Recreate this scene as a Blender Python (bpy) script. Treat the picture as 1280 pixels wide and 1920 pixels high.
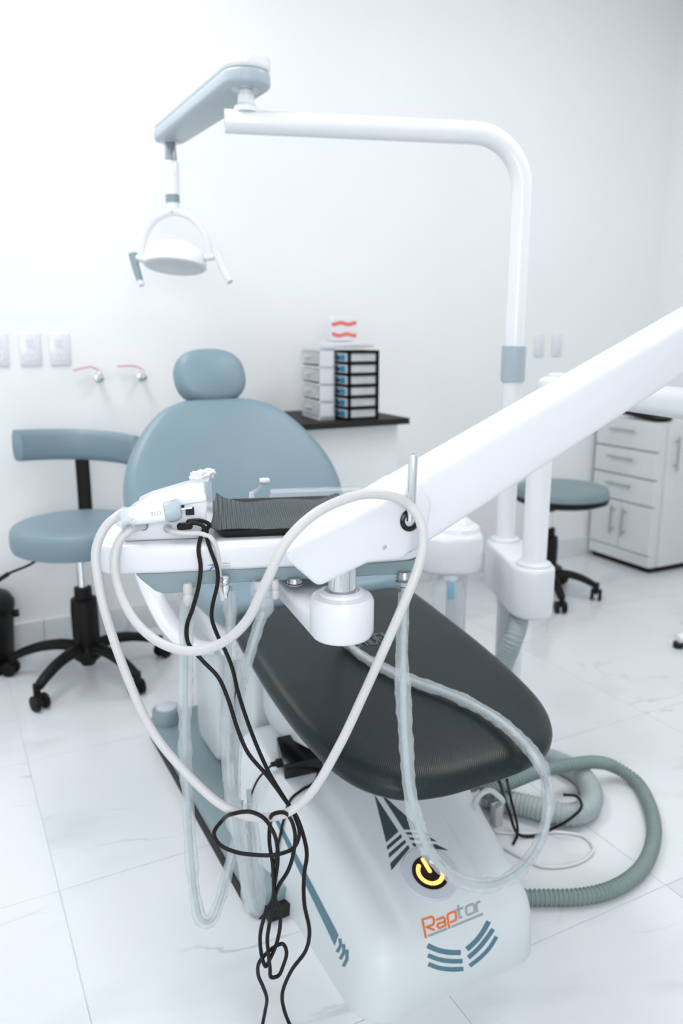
import bpy, bmesh, math, random
from mathutils import Vector, Matrix
random.seed(7)
for o in list(bpy.data.objects): bpy.data.objects.remove(o)
SC = bpy.context.scene
COL = SC.collection

# ------------------------------------------------------------------ camera
FPX, CAMH = 1480.0, 1.2
PITCH, YAW = math.radians(12.9), math.radians(27.3)
cam = bpy.data.cameras.new('camera'); camo = bpy.data.objects.new('camera', cam); COL.objects.link(camo)
cam.sensor_fit = 'VERTICAL'; cam.sensor_height = 36.0; cam.sensor_width = 24.0
cam.lens = FPX / 1920 * 36.0
camo.location = (0, 0, CAMH); camo.rotation_euler = (math.pi/2 - PITCH, 0, -YAW)
cam.dof.use_dof = True; cam.dof.focus_distance = 1.22; cam.dof.aperture_fstop = 3.4
cam.clip_start = 0.02
SC.camera = camo

# ------------------------------------------------------------------ world, lights, exposure
W = bpy.data.worlds.new('world'); SC.world = W; W.use_nodes = True
W.node_tree.nodes['Background'].inputs[0].default_value = (0.78, 0.88, 1.0, 1)
W.node_tree.nodes['Background'].inputs[1].default_value = 1.0
def area(name, loc, rot, sx, sy, energy, col=(1.0, 0.988, 1.0)):
    l = bpy.data.lights.new(name, 'AREA'); l.shape = 'RECTANGLE'; l.size = sx; l.size_y = sy
    l.energy = energy; l.color = col
    o = bpy.data.objects.new(name, l); o.location = loc; o.rotation_euler = rot; COL.objects.link(o); return o
area('ceiling_panel_light', (0.0, 2.25, 2.96), (0, 0, 0), 0.6, 1.2, 32)
area('ceiling_panel_light', (2.2, 1.3, 2.96), (0, 0, 0), 0.6, 1.2, 27)
area('ceiling_panel_light', (0.2, -0.4, 2.96), (0, 0, 0), 0.6, 1.2, 14)
# daylight entering by the window in the wall behind the camera
area('window_daylight', (-0.45, -1.36, 1.45), (math.radians(90), 0, 0), 1.1, 1.5, 34, (0.97, 0.975, 1.0))
vs = SC.view_settings
vs.view_transform = 'Standard'; vs.look = 'None'; vs.gamma = 1.0; vs.use_curve_mapping = False
vs.exposure = -0.2

# ------------------------------------------------------------------ layout maths (metres from measured picture positions)
cP, sP, cY, sY = math.cos(PITCH), math.sin(PITCH), math.cos(YAW), math.sin(YAW)
def ray(px, py):
    u = (px-640)/FPX; v = (960-py)/FPX
    f = cP + v*sP; z = v*cP - sP
    return Vector((u*cY + f*sY, -u*sY + f*cY, z))
O = Vector((0, 0, CAMH))
def D(px, py, d): return O + ray(px, py)*d
def G(px, py, z=0.0):
    r = ray(px, py); return O + r*((z-CAMH)/r.z)
def AY(px, py, y):
    r = ray(px, py); return O + r*(y/r.y)
def AX(px, py, x):
    r = ray(px, py); return O + r*(x/r.x)

# ------------------------------------------------------------------ materials
MATS = {}
def mat(name, col, rough=0.5, metal=0.0, var=0.04, scale=12.0, bump=0.0, bscale=200.0, alpha=1.0, coat=0.0, trans=0.0, emit=0.0, spec=0.5):
    m = bpy.data.materials.new(name); m.use_nodes = True; nt = m.node_tree
    b = nt.nodes['Principled BSDF']
    b.inputs['Roughness'].default_value = rough; b.inputs['Metallic'].default_value = metal
    b.inputs['Alpha'].default_value = alpha; b.inputs['Coat Weight'].default_value = coat
    b.inputs['Transmission Weight'].default_value = trans; b.inputs['Specular IOR Level'].default_value = spec
    tc = nt.nodes.new('ShaderNodeTexCoord')
    n = nt.nodes.new('ShaderNodeTexNoise'); n.inputs['Scale'].default_value = scale; n.inputs['Detail'].default_value = 4
    nt.links.new(tc.outputs['Object'], n.inputs['Vector'])
    r = nt.nodes.new('ShaderNodeValToRGB')
    r.color_ramp.elements[0].position = 0.3; r.color_ramp.elements[1].position = 0.7
    r.color_ramp.elements[0].color = (*[c*(1-var) for c in col], 1)
    r.color_ramp.elements[1].color = (*[min(1, c*(1+var)) for c in col], 1)
    nt.links.new(n.outputs['Fac'], r.inputs['Fac']); nt.links.new(r.outputs['Color'], b.inputs['Base Color'])
    if bump:
        n2 = nt.nodes.new('ShaderNodeTexNoise'); n2.inputs['Scale'].default_value = bscale
        nt.links.new(tc.outputs['Object'], n2.inputs['Vector'])
        bp = nt.nodes.new('ShaderNodeBump'); bp.inputs['Strength'].default_value = bump; bp.inputs['Distance'].default_value = 0.002
        nt.links.new(n2.outputs['Fac'], bp.inputs['Height']); nt.links.new(bp.outputs['Normal'], b.inputs['Normal'])
    if emit:
        b.inputs['Emission Color'].default_value = (*col, 1); b.inputs['Emission Strength'].default_value = emit
    MATS[name] = m; return m
mat('wall', (0.85, 0.872, 0.875), 0.6, var=0.012, scale=1.5, bump=0.05, bscale=90)
mat('ceiling', (0.88, 0.89, 0.9), 0.8, var=0.01, scale=1)
mat('grout', (0.66, 0.69, 0.71), 0.85, bump=0.2)
mat('white_plastic', (0.755, 0.775, 0.81), 0.28, var=0.01, scale=3, coat=0.2)
mat('white_enamel', (0.86, 0.88, 0.90), 0.22, var=0.008, scale=4, coat=0.35)
mat('housing_white', (0.68, 0.725, 0.75), 0.42, var=0.012, scale=3, coat=0.1)
mat('laminate', (0.68, 0.71, 0.71), 0.4, var=0.012, scale=4)
mat('grey_blue_plastic', (0.23, 0.31, 0.335), 0.42, var=0.03, scale=6)
mat('pale_blue_plastic', (0.42, 0.50, 0.55), 0.35, var=0.02, scale=6)
mat('vinyl', (0.195, 0.282, 0.328), 0.42, var=0.03, scale=5, bump=0.12, bscale=260)
mat('vinyl_stool', (0.185, 0.255, 0.275), 0.45, var=0.03, scale=5, bump=0.12, bscale=260)
mat('black_plastic', (0.007, 0.006, 0.006), 0.5, var=0.2, scale=20, bump=0.1, bscale=300, spec=0.22)
mat('black_gloss', (0.006, 0.006, 0.007), 0.2, var=0.1, spec=0.35)
mat('chrome', (0.78, 0.80, 0.82), 0.12, 1.0, var=0.02)
mat('steel', (0.45, 0.48, 0.5), 0.3, 1.0, var=0.04)
mat('hose_white', (0.60, 0.605, 0.61), 0.4, var=0.02, scale=30)
mat('hose_grey', (0.36, 0.42, 0.43), 0.5, var=0.04, scale=30)
mat('hose_dark', (0.21, 0.275, 0.275), 0.5, var=0.04, scale=30)
mat('cable_black', (0.006, 0.005, 0.005), 0.45, var=0.1, scale=40, spec=0.25)
mat('cable_white', (0.72, 0.73, 0.74), 0.45, var=0.02, scale=40)
mat('sleeve', (0.70, 0.76, 0.78), 0.22, var=0.05, scale=40, bump=0.6, bscale=120, alpha=0.36)
mat('hose_core', (0.42, 0.50, 0.53), 0.35, var=0.05, scale=40)
mat('clear', (0.80, 0.86, 0.9), 0.12, var=0.02, alpha=0.3)
mat('clear_drawer', (0.74, 0.79, 0.8), 0.2, var=0.1, scale=18, alpha=0.72)
mat('blue_label', (0.01, 0.26, 0.50), 0.5, var=0.1, scale=30)
mat('pale_cyan', (0.20, 0.48, 0.66), 0.4, var=0.05)
mat('stripe_red', (0.80, 0.17, 0.12), 0.5, var=0.05)
mat('red_rubber', (0.62, 0.22, 0.26), 0.5, var=0.05)
mat('print_teal', (0.085, 0.20, 0.26), 0.4, var=0.04)
mat('print_dark', (0.035, 0.06, 0.07), 0.4, var=0.05)
mat('print_orange', (0.83, 0.20, 0.05), 0.4, var=0.03)
mat('print_grey', (0.33, 0.39, 0.42), 0.4, var=0.03)
mat('print_blue', (0.10, 0.17, 0.33), 0.5, var=0.03)
mat('button_ring', (0.58, 0.62, 0.68), 0.35, var=0.02)
mat('button_dark', (0.012, 0.004, 0.002), 0.25, var=0.1)
mat('power_glow', (1.0, 0.42, 0.11), 0.4, var=0.0, emit=2.2)
mat('tissue', (0.82, 0.84, 0.86), 0.9, var=0.04, scale=60, bump=0.5)
mat('brass', (0.55, 0.45, 0.30), 0.25, 1.0, var=0.05)
mat('rubber_dark', (0.02, 0.018, 0.016), 0.6, var=0.15, spec=0.25)
mat('lens', (0.75, 0.82, 0.86), 0.08, var=0.02, alpha=0.55)
mat('embossed', (0.11, 0.125, 0.125), 0.5, var=0.05)

def legrest_mat():
    m = mat('dark_vinyl', (0.011, 0.0185, 0.019), 0.36, var=0.08, scale=7, spec=0.34)
    nt = m.node_tree; b = nt.nodes['Principled BSDF']
    tc = nt.nodes.new('ShaderNodeTexCoord'); w = nt.nodes.new('ShaderNodeTexWave')
    w.inputs['Scale'].default_value = 90; w.inputs['Distortion'].default_value = 0.3
    mp = nt.nodes.new('ShaderNodeMapping'); mp.inputs['Rotation'].default_value = (0, 0, 0.7)
    nt.links.new(tc.outputs['Object'], mp.inputs['Vector']); nt.links.new(mp.outputs['Vector'], w.inputs['Vector'])
    bp = nt.nodes.new('ShaderNodeBump'); bp.inputs['Strength'].default_value = 0.12; bp.inputs['Distance'].default_value = 0.001
    nt.links.new(w.outputs['Fac'], bp.inputs['Height']); nt.links.new(bp.outputs['Normal'], b.inputs['Normal'])
legrest_mat()
def marble():
    m = bpy.data.materials.new('marble_tile'); m.use_nodes = True; nt = m.node_tree; L = nt.links.new
    b = nt.nodes['Principled BSDF']; b.inputs['Roughness'].default_value = 0.16
    tc = nt.nodes.new('ShaderNodeTexCoord'); oi = nt.nodes.new('ShaderNodeObjectInfo')
    cm = nt.nodes.new('ShaderNodeVectorMath'); cm.operation = 'MULTIPLY_ADD'
    cm.inputs[1].default_value = (1, 1, 1)
    sc = nt.nodes.new('ShaderNodeVectorMath'); sc.operation = 'SCALE'; sc.inputs[0].default_value = (13, 29, 7)
    L(oi.outputs['Random'], sc.inputs['Scale']); L(tc.outputs['Object'], cm.inputs[0]); L(sc.outputs[0], cm.inputs[2])
    def vein(scale, width, strength, seed):
        mp = nt.nodes.new('ShaderNodeMapping'); mp.inputs['Location'].default_value = (seed, seed*2, 0)
        mp.inputs['Rotation'].default_value = (0, 0, 0.9 + seed*0.1); mp.inputs['Scale'].default_value = (1, 2.2, 1)
        L(cm.outputs[0], mp.inputs['Vector'])
        n = nt.nodes.new('ShaderNodeTexNoise'); n.inputs['Scale'].default_value = scale; n.inputs['Detail'].default_value = 5; n.inputs['Distortion'].default_value = 0.5
        L(mp.outputs[0], n.inputs['Vector'])
        s = nt.nodes.new('ShaderNodeMath'); s.operation = 'SUBTRACT'; s.inputs[1].default_value = 0.5; L(n.outputs['Fac'], s.inputs[0])
        a = nt.nodes.new('ShaderNodeMath'); a.operation = 'ABSOLUTE'; L(s.outputs[0], a.inputs[0])
        mr = nt.nodes.new('ShaderNodeMapRange'); mr.inputs[1].default_value = 0; mr.inputs[2].default_value = width
        mr.inputs[3].default_value = strength; mr.inputs[4].default_value = 0; L(a.outputs[0], mr.inputs[0])
        k = nt.nodes.new('ShaderNodeTexNoise'); k.inputs['Scale'].default_value = 2.3; L(mp.outputs[0], k.inputs['Vector'])
        kr = nt.nodes.new('ShaderNodeMapRange'); kr.inputs[1].default_value = 0.5; kr.inputs[2].default_value = 0.68; L(k.outputs['Fac'], kr.inputs[0])
        mu = nt.nodes.new('ShaderNodeMath'); mu.operation = 'MULTIPLY'; L(mr.outputs[0], mu.inputs[0]); L(kr.outputs[0], mu.inputs[1])
        return mu
    v1 = vein(1.5, 0.012, 0.7, 1.3); v2 = vein(0.9, 0.06, 0.34, 4.1)
    ad = nt.nodes.new('ShaderNodeMath'); ad.operation = 'ADD'; ad.use_clamp = True; L(v1.outputs[0], ad.inputs[0]); L(v2.outputs[0], ad.inputs[1])
    mx = nt.nodes.new('ShaderNodeMix'); mx.data_type = 'RGBA'
    mx.inputs[6].default_value = (0.735, 0.765, 0.79, 1); mx.inputs[7].default_value = (0.40, 0.45, 0.47, 1)
    L(ad.outputs[0], mx.inputs[0]); L(mx.outputs[2], b.inputs['Base Color'])
    MATS['marble_tile'] = m
marble()
def ribbed():
    m = mat('ribbed_mat', (0.055, 0.075, 0.08), 0.5, var=0.05)
    nt = m.node_tree; b = nt.nodes['Principled BSDF']
    tc = nt.nodes.new('ShaderNodeTexCoord'); mp = nt.nodes.new('ShaderNodeMapping')
    mp.inputs['Rotation'].default_value = (0, 0, math.radians(17.8)); w = nt.nodes.new('ShaderNodeTexWave'); w.inputs['Scale'].default_value = 42
    L = nt.links.new; L(tc.outputs['Object'], mp.inputs['Vector']); L(mp.outputs[0], w.inputs['Vector'])
    bp = nt.nodes.new('ShaderNodeBump'); bp.inputs['Strength'].default_value = 0.9; bp.inputs['Distance'].default_value = 0.004
    L(w.outputs['Fac'], bp.inputs['Height']); L(bp.outputs['Normal'], b.inputs['Normal'])
ribbed()

# ------------------------------------------------------------------ object helpers
def tag(o, label, cat, group=None, kind=None):
    o['label'] = label; o['category'] = cat
    if group: o['group'] = group
    if kind: o['kind'] = kind
    return o
def thing(name, label, cat, loc=(0, 0, 0), rotz=0.0, group=None):
    o = bpy.data.objects.new(name, None); o.empty_display_size = 0.05
    o.location = loc; o.rotation_euler = (0, 0, rotz); COL.objects.link(o)
    return tag(o, label, cat, group)
def wmat(o):
    m = Matrix.Translation(o.location) @ o.rotation_euler.to_matrix().to_4x4()
    return wmat(o.parent) @ m if o.parent else m
def obj(name, bm, material, parent=None, smooth=True, label=None, local=False):
    """bm in world coordinates (or local=True: in the coordinates of the parent)"""
    bmesh.ops.recalc_face_normals(bm, faces=bm.faces)
    me = bpy.data.meshes.new(name); 
    if parent is not None and not local: bmesh.ops.transform(bm, matrix=wmat(parent).inverted(), verts=bm.verts)
    org = None
    if parent is None:
        lo = [min(v.co[i] for v in bm.verts) for i in range(3)]; hi = [max(v.co[i] for v in bm.verts) for i in range(3)]
        org = Vector(((lo[0]+hi[0])/2, (lo[1]+hi[1])/2, lo[2]))
        bmesh.ops.translate(bm, vec=-org, verts=bm.verts)
    bm.to_mesh(me); bm.free()
    me.materials.append(MATS[material])
    if smooth:
        me.polygons.foreach_set('use_smooth', [True]*len(me.polygons)); me.set_sharp_from_angle(angle=math.radians(38))
    o = bpy.data.objects.new(name, me); COL.objects.link(o)
    if parent is not None: o.parent = parent
    else: o.location = org
    if label: o['label'] = label
    return o
def dup(o, parent=None):
    c = o.copy(); COL.objects.link(c); c.parent = parent
    for ch in list(o.children): dup(ch, c)
    return c
def add(bm, verts, faces):
    vs_ = [bm.verts.new(v) for v in verts]
    for f in faces:
        try: bm.faces.new([vs_[i] for i in f])
        except ValueError: pass
    return vs_
def box(bm, x0, x1, y0, y1, z0, z1, bev=0.0, seg=2, M=None):
    b2 = bmesh.new(); bmesh.ops.create_cube(b2, size=1.0)
    bmesh.ops.scale(b2, vec=(x1-x0, y1-y0, z1-z0), verts=b2.verts)
    bmesh.ops.translate(b2, vec=((x0+x1)/2, (y0+y1)/2, (z0+z1)/2), verts=b2.verts)
    if bev: bmesh.ops.bevel(b2, geom=b2.edges, offset=bev, segments=seg, profile=0.5, affect='EDGES')
    merge(bm, b2, M)
def merge(bm, b2, M=None):
    if M is not None: bmesh.ops.transform(b2, matrix=M, verts=b2.verts)
    mp = {}
    for v in b2.verts: mp[v] = bm.verts.new(v.co)
    for f in b2.faces:
        try: bm.faces.new([mp[v] for v in f.verts])
        except ValueError: pass
    b2.free()
def B(*a, **k): bm = bmesh.new(); box(bm, *a, **k); return bm
def frame(axis):
    a = Vector(axis).normalized(); r = Vector((0, 0, 1)) if abs(a.z) < 0.9 else Vector((1, 0, 0))
    x = a.cross(r).normalized(); y = x.cross(a).normalized()
    return x, y, a
def lathe(bm, base, axis, prof, n=28):
    x, y, a = frame(axis); base = Vector(base); rings = []
    for r, h in prof:
        rings.append([bm.verts.new(base + a*h + (x*math.cos(t)+y*math.sin(t))*max(r, 1e-5)) for t in [2*math.pi*i/n for i in range(n)]])
    for A_, B_ in zip(rings, rings[1:]):
        for i in range(n): bm.faces.new((A_[i], A_[(i+1) % n], B_[(i+1) % n], B_[i]))
    bm.faces.new(rings[0]); bm.faces.new(rings[-1][::-1])
def cyl(bm, p0, p1, r0, r1=None, n=24, bev=0.0):
    p0 = Vector(p0); p1 = Vector(p1); r1 = r0 if r1 is None else r1; L = (p1-p0).length; b = bev
    prof = [(r0, 0), (r1, L)] if not b else [(r0-b, 0), (r0-b*0.3, b*0.3), (r0, b), (r1, L-b), (r1-b*0.3, L-b*0.3), (r1-b, L)]
    lathe(bm, p0, p1-p0, prof, n)
def CY(*a, **k): bm = bmesh.new(); cyl(bm, *a, **k); return bm
def LA(*a, **k): bm = bmesh.new(); lathe(bm, *a, **k); return bm
def spline(pts, n=8, closed=False):
    P = [Vector(p) for p in pts]; out = []; N = len(P)
    rng = range(N) if closed else range(N-1)
    for i in rng:
        if closed: p0, p1, p2, p3 = P[i-1], P[i], P[(i+1) % N], P[(i+2) % N]
        else: p0, p1, p2, p3 = P[max(i-1, 0)], P[i], P[i+1], P[min(i+2, N-1)]
        d1 = max((p1-p0).length, 1e-6)**0.5; d2 = max((p2-p1).length, 1e-6)**0.5; d3 = max((p3-p2).length, 1e-6)**0.5
        m1 = (p2-p1)*1.0; m2 = (p2-p1)*1.0
        if (p1-p0).length > 1e-6: m1 = ((p1-p0)/d1 - (p2-p0)/(d1+d2) + (p2-p1)/d2)*d2
        if (p3-p2).length > 1e-6: m2 = ((p2-p1)/d2 - (p3-p1)/(d2+d3) + (p3-p2)/d3)*d2
        for k in range(n):
            t = k/n; t2 = t*t; t3 = t2*t
            out.append(p1*(2*t3-3*t2+1) + m1*(t3-2*t2+t) + p2*(-2*t3+3*t2) + m2*(t3-t2))
    if not closed: out.append(P[-1])
    return out
def resample(P, step):
    out = [P[0]]; acc = 0.0
    for a, b in zip(P, P[1:]):
        L = (b-a).length; d = step-acc
        while d <= L and L > 0:
            out.append(a.lerp(b, d/L)); d += step
        acc = (acc+L) % step if L > 0 else acc
    if (out[-1]-P[-1]).length > step*0.3: out.append(P[-1])
    return out
def tube(bm, P, r, n=10, rfun=None, sq=(1, 1), cap=True):
    P = [Vector(p) for p in P]; m = len(P); rings = []
    T = [(P[min(i+1, m-1)]-P[max(i-1, 0)]).normalized() for i in range(m)]
    x = frame(T[0])[0]
    for i in range(m):
        t = T[i]; x = (x - t*x.dot(t)).normalized(); y = t.cross(x)
        R = []
        for k in range(n):
            a = 2*math.pi*k/n; rr = r if rfun is None else rfun(i, a)
            R.append(bm.verts.new(P[i] + x*math.cos(a)*rr*sq[0] + y*math.sin(a)*rr*sq[1]))
        rings.append(R)
    for A_, B_ in zip(rings, rings[1:]):
        for k in range(n): bm.faces.new((A_[k], A_[(k+1) % n], B_[(k+1) % n], B_[k]))
    if cap: bm.faces.new(rings[0][::-1]); bm.faces.new(rings[-1])
def TU(pts, r, n=10, seg=8, **k): bm = bmesh.new(); tube(bm, spline(pts, seg), r, n, **k); return bm
def corrugated(pts, r, pitch=0.008, depth=0.09, n=14):
    P = resample(spline(pts, 14), pitch/4); bm = bmesh.new()
    tube(bm, P, r, n, rfun=lambda i, a: r*(1 + depth*(1 if i % 4 < 2 else -1))); return bm
def prism(bm, poly, fn, w0, w1, bev=0.0, seg=3):
    """closed 2-D polygon mapped by fn(u, v, w), extruded from w0 to w1"""
    b2 = bmesh.new()
    A_ = [b2.verts.new(fn(u, v, w0)) for u, v in poly]; C_ = [b2.verts.new(fn(u, v, w1)) for u, v in poly]
    n = len(poly)
    b2.faces.new(A_[::-1]); b2.faces.new(C_)
    for i in range(n): b2.faces.new((A_[i], A_[(i+1) % n], C_[(i+1) % n], C_[i]))
    bmesh.ops.recalc_face_normals(b2, faces=b2.faces)
    if bev:
        es = [e for e in b2.edges if len(e.link_faces) == 2 and e.calc_face_angle(0) > math.radians(28)]
        bmesh.ops.bevel(b2, geom=es, offset=bev, segments=seg, profile=0.5, affect='EDGES')
    merge(bm, b2)
def PR(*a, **k): bm = bmesh.new(); prism(bm, *a, **k); return bm
def rrect(x0, x1, y0, y1, r, n=6):
    out = []
    for cx, cy, a0 in ((x1-r, y1-r, 0), (x0+r, y1-r, 90), (x0+r, y0+r, 180), (x1-r, y0+r, 270)):
        for i in range(n+1):
            a = math.radians(a0 + 90*i/n); out.append((cx+r*math.cos(a), cy+r*math.sin(a)))
    return out
def cushion(bm, outline, fn, thick, dome, prof=None):
    cu = sum(p[0] for p in outline)/len(outline); cv = sum(p[1] for p in outline)/len(outline)
    prof = prof or [(0.0, -1), (0.55, -1), (0.90, -0.97), (0.965, -0.86), (0.995, -0.65), (1.0, -0.42), (0.988, -0.2), (0.955, -0.05), (0.90, 0.02)]
    rings = []
    for s, h in prof: rings.append([bm.verts.new(fn(cu+(u-cu)*max(s, .002), cv+(v-cv)*max(s, .002), h*thick)) for u, v in outline])
    for s in (0.8, 0.65, 0.5, 0.35, 0.2, 0.002):
        rings.append([bm.verts.new(fn(cu+(u-cu)*s, cv+(v-cv)*s, 0.02*thick + dome*(1-(s/0.9)**2))) for u, v in outline])
    n = len(outline)
    for A_, B_ in zip(rings, rings[1:]):
        for i in range(n): bm.faces.new((A_[i], A_[(i+1) % n], B_[(i+1) % n], B_[i]))
    bm.faces.new(rings[0]); bm.faces.new(rings[-1])
def ribbon(bm, pts, w, fn, closed=False):
    """flat printed stroke: 2-D polyline with width w, mapped by fn(u, v)"""
    P = [Vector((p[0], p[1])) for p in pts]; n = len(P); Ls, Rs = [], []
    for i in range(n):
        a = P[i-1] if (i or closed) else None; b = P[(i+1) % n] if (i < n-1 or closed) else None
        d1 = (P[i]-a).normalized() if a is not None else (b-P[i]).normalized()
        d2 = (b-P[i]).normalized() if b is not None else d1
        t = (d1+d2); t = t.normalized() if t.length > 1e-6 else d1
        nn = Vector((-t.y, t.x)); k = w/2/max(0.5, nn.dot(Vector((-d1.y, d1.x))))
        Ls.append(bm.verts.new(fn(*(P[i]+nn*k)))); Rs.append(bm.verts.new(fn(*(P[i]-nn*k))))
    for i in range(n if closed else n-1):
        j = (i+1) % n; bm.faces.new((Ls[i], Ls[j], Rs[j], Rs[i]))
def rot2(p, a): return (p[0]*math.cos(a)-p[1]*math.sin(a), p[0]*math.sin(a)+p[1]*math.cos(a))

# ================================================================== THE ROOM
WY, WX, LX, FY, CH = 3.12, 3.51, -1.5, -1.4, 3.0
def struct(name, bm, m, label=None, cat=None):
    o = obj(name, bm, m, smooth=False); o['kind'] = 'structure'
    if label: o['label'] = label; o['category'] = cat
    return o
floor = struct('floor', B(LX, WX, FY, WY, -0.06, -0.002), 'grout', 'white marbled floor of large square tiles', 'floor')
TS, GX, GY = 0.6, 0.14, 1.025
tile0 = None
for i in range(-3, 6):
    for j in range(-5, 4):
        x0 = max(GX+i*TS, LX); x1 = min(GX+(i+1)*TS, WX); y0 = max(GY+j*TS, FY); y1 = min(GY+(j+1)*TS, WY)
        if x1-x0 < 0.02 or y1-y0 < 0.02: continue
        bm = B(x0+0.0008, x1-0.0008, y0+0.0008, y1-0.0008, -0.012, 0.0, bev=0.0008, seg=1)
        obj('tile', bm, 'marble_tile', floor, smooth=False)
struct('ceiling', B(LX-0.1, WX+0.1, FY-0.1, WY+0.1, CH, CH+0.08), 'ceiling', 'plain white ceiling', 'ceiling')
struct('wall_back', B(LX-0.1, WX+0.1, WY, WY+0.1, -0.06, CH), 'wall', 'white back wall with outlets and water valves', 'wall')
struct('wall_right', B(WX, WX+0.1, FY-0.1, WY, -0.06, CH), 'wall', 'white side wall meeting the back wall behind the drawer cabinet', 'wall')
struct('wall_left', B(LX-0.1, LX, FY-0.1, WY, -0.06, CH), 'wall', 'white side wall opposite the drawer cabinet', 'wall')
# front wall behind the camera with the daylight window
bm = bmesh.new()
wx0, wx1, wz0, wz1 = -1.05, 0.15, 0.65, 2.25
box(bm, LX-0.1, wx0, FY-0.1, FY, -0.06, CH); box(bm, wx1, WX+0.1, FY-0.1, FY, -0.06, CH)
box(bm, wx0, wx1, FY-0.1, FY, -0.06, wz0); box(bm, wx0, wx1, FY-0.1, FY, wz1, CH)
struct('wall_front', bm, 'wall', 'white wall with the daylight window', 'wall')
win = bpy.data.objects.new('window_1', None); win.location = (-0.45, FY-0.05, wz0); COL.objects.link(win)
tag(win, 'white framed window facing the back wall', 'window', kind='structure')
bm = bmesh.new()
box(bm, wx0, wx1, FY-0.08, FY-0.03, wz0, wz0+0.04); box(bm, wx0, wx1, FY-0.08, FY-0.03, wz1-0.04, wz1)
box(bm, wx0, wx0+0.04, FY-0.08, FY-0.03, wz0, wz1); box(bm, wx1-0.04, wx1, FY-0.08, FY-0.03, wz0, wz1)
obj('window_frame', bm, 'white_plastic', win, smooth=False)
obj('pane', B(wx0+0.03, wx1-0.03, FY-0.062, FY-0.056, wz0+0.03, wz1-0.03), 'clear', win, smooth=False)
# marble skirting, tile by tile
def skirting(name, axis, label):
    r = bpy.data.objects.new(name, None); COL.objects.link(r); r['kind'] = 'structure'; r['label'] = label; r['category'] = 'baseboard'
    a0, a1 = (LX, WX) if axis == 'x' else (FY, WY)
    a = a0
    while a < a1-0.02:
        b = min(a+0.6, a1)
        if axis == 'x': bm = B(a+0.001, b-0.001, WY-0.012, WY, 0.0, 0.105, bev=0.0015, seg=1)
        else: bm = B(WX-0.012, WX, a+0.001, min(b, WY-0.013)-0.001, 0.0, 0.105, bev=0.0015, seg=1)
        obj('skirting_tile', bm, 'marble_tile', r, smooth=False); a = b
skirting('baseboard_back', 'x', 'marble skirting tiles along the back wall')
skirting('baseboard_right', 'y', 'marble skirting tiles along the side wall')

# ------------------------------------------------------------------ outlets and valves on the back wall
def outlet(px, label, w=0.072, h=0.115, grp=None, slots=True, z=1.135, x=None):
    x = AY(px, 655, WY).x if x is None else x
    t = thing('wall_outlet', label, 'outlet', (x, WY, z-h/2), 0, grp)
    obj('cover_plate', B(x-w/2, x+w/2, WY-0.007, WY, z-h/2, z+h/2, bev=0.003), 'white_plastic', t)
    if slots:
        for dz in (-0.024, 0.024):
            s = obj('socket', PR(rrect(-0.017, 0.017, -0.015, 0.015, 0.006), lambda u, v, w_: Vector((x+u, WY-0.0085+w_, z+dz+v)), 0, 0.002), 'white_plastic', t)
            for sx in (-0.0065, 0.0065):
                obj('slot', B(x+sx-0.001, x+sx+0.001, WY-0.0092, WY-0.0084, z+dz, z+dz+0.008), 'print_grey', s)
            obj('slot', CY((x, WY-0.0084, z+dz-0.007), (x, WY-0.0092, z+dz-0.007), 0.0022, n=10), 'print_grey', s)
    else:
        obj('rocker', B(x-w*0.22, x+w*0.22, WY-0.010, WY-0.006, z-h*0.3, z+h*0.3, bev=0.002), 'white_plastic', t)
G1 = 'outlets in a row beside the water valves'
outlet(-5, 'white wall outlet furthest from the water valves, next to the bin', grp=G1)
outlet(57, 'white wall outlet in the middle of the row of three', grp=G1)
outlet(112, 'white wall outlet nearest the red lever valves', grp=G1)
G2 = 'plates on the wall behind the lamp pole'
outlet(0, 'white wall switch plate nearest the lamp pole', w=0.062, h=0.105, grp=G2, slots=False, z=1.13, x=2.715)
outlet(0, 'white wall switch plate nearest the room corner', w=0.062, h=0.105, grp=G2, slots=False, z=1.13, x=2.83)
def valve(x, droop, label):
    z = 1.028
    t = thing('water_valve', label, 'valve', (x, WY, z), 0, 'red lever valves on the wall')
    obj('flange', LA((x, WY, z), (0, -1, 0), [(0.019, 0), (0.019, 0.003), (0.012, 0.007)], n=20), 'chrome', t)
    bm = CY((x, WY-0.004, z), (x, WY-0.038, z), 0.009, n=16)
    lathe(bm, (x, WY-0.034, z), (0, -1, 0), [(0.013, 0), (0.014, 0.006), (0.011, 0.02), (0.007, 0.022)], 6)
    obj('valve_body', bm, 'steel', t)
    obj('stem', CY((x, WY-0.028, z), (x, WY-0.028, z+0.028), 0.006, n=12), 'chrome', t)
    P = [(x, WY-0.028, z+0.027), (x-0.012, WY-0.028, z+0.034), (x-0.03, WY-0.028, z+0.042), (x-0.06, WY-0.03, z+0.043-droop*0.4), (x-0.095, WY-0.032, z+0.042-droop)]
    bm = bmesh.new(); S = spline(P, 6); tube(bm, S, 0.004, 8, sq=(1.5, 0.6)); obj('lever', bm, 'red_rubber', t)
valve(0.573, 0.012, 'wall valve with pink red lever, next to the outlets')
valve(0.735, 0.0, 'wall valve with pink red lever, next to the chair headrest')

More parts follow.
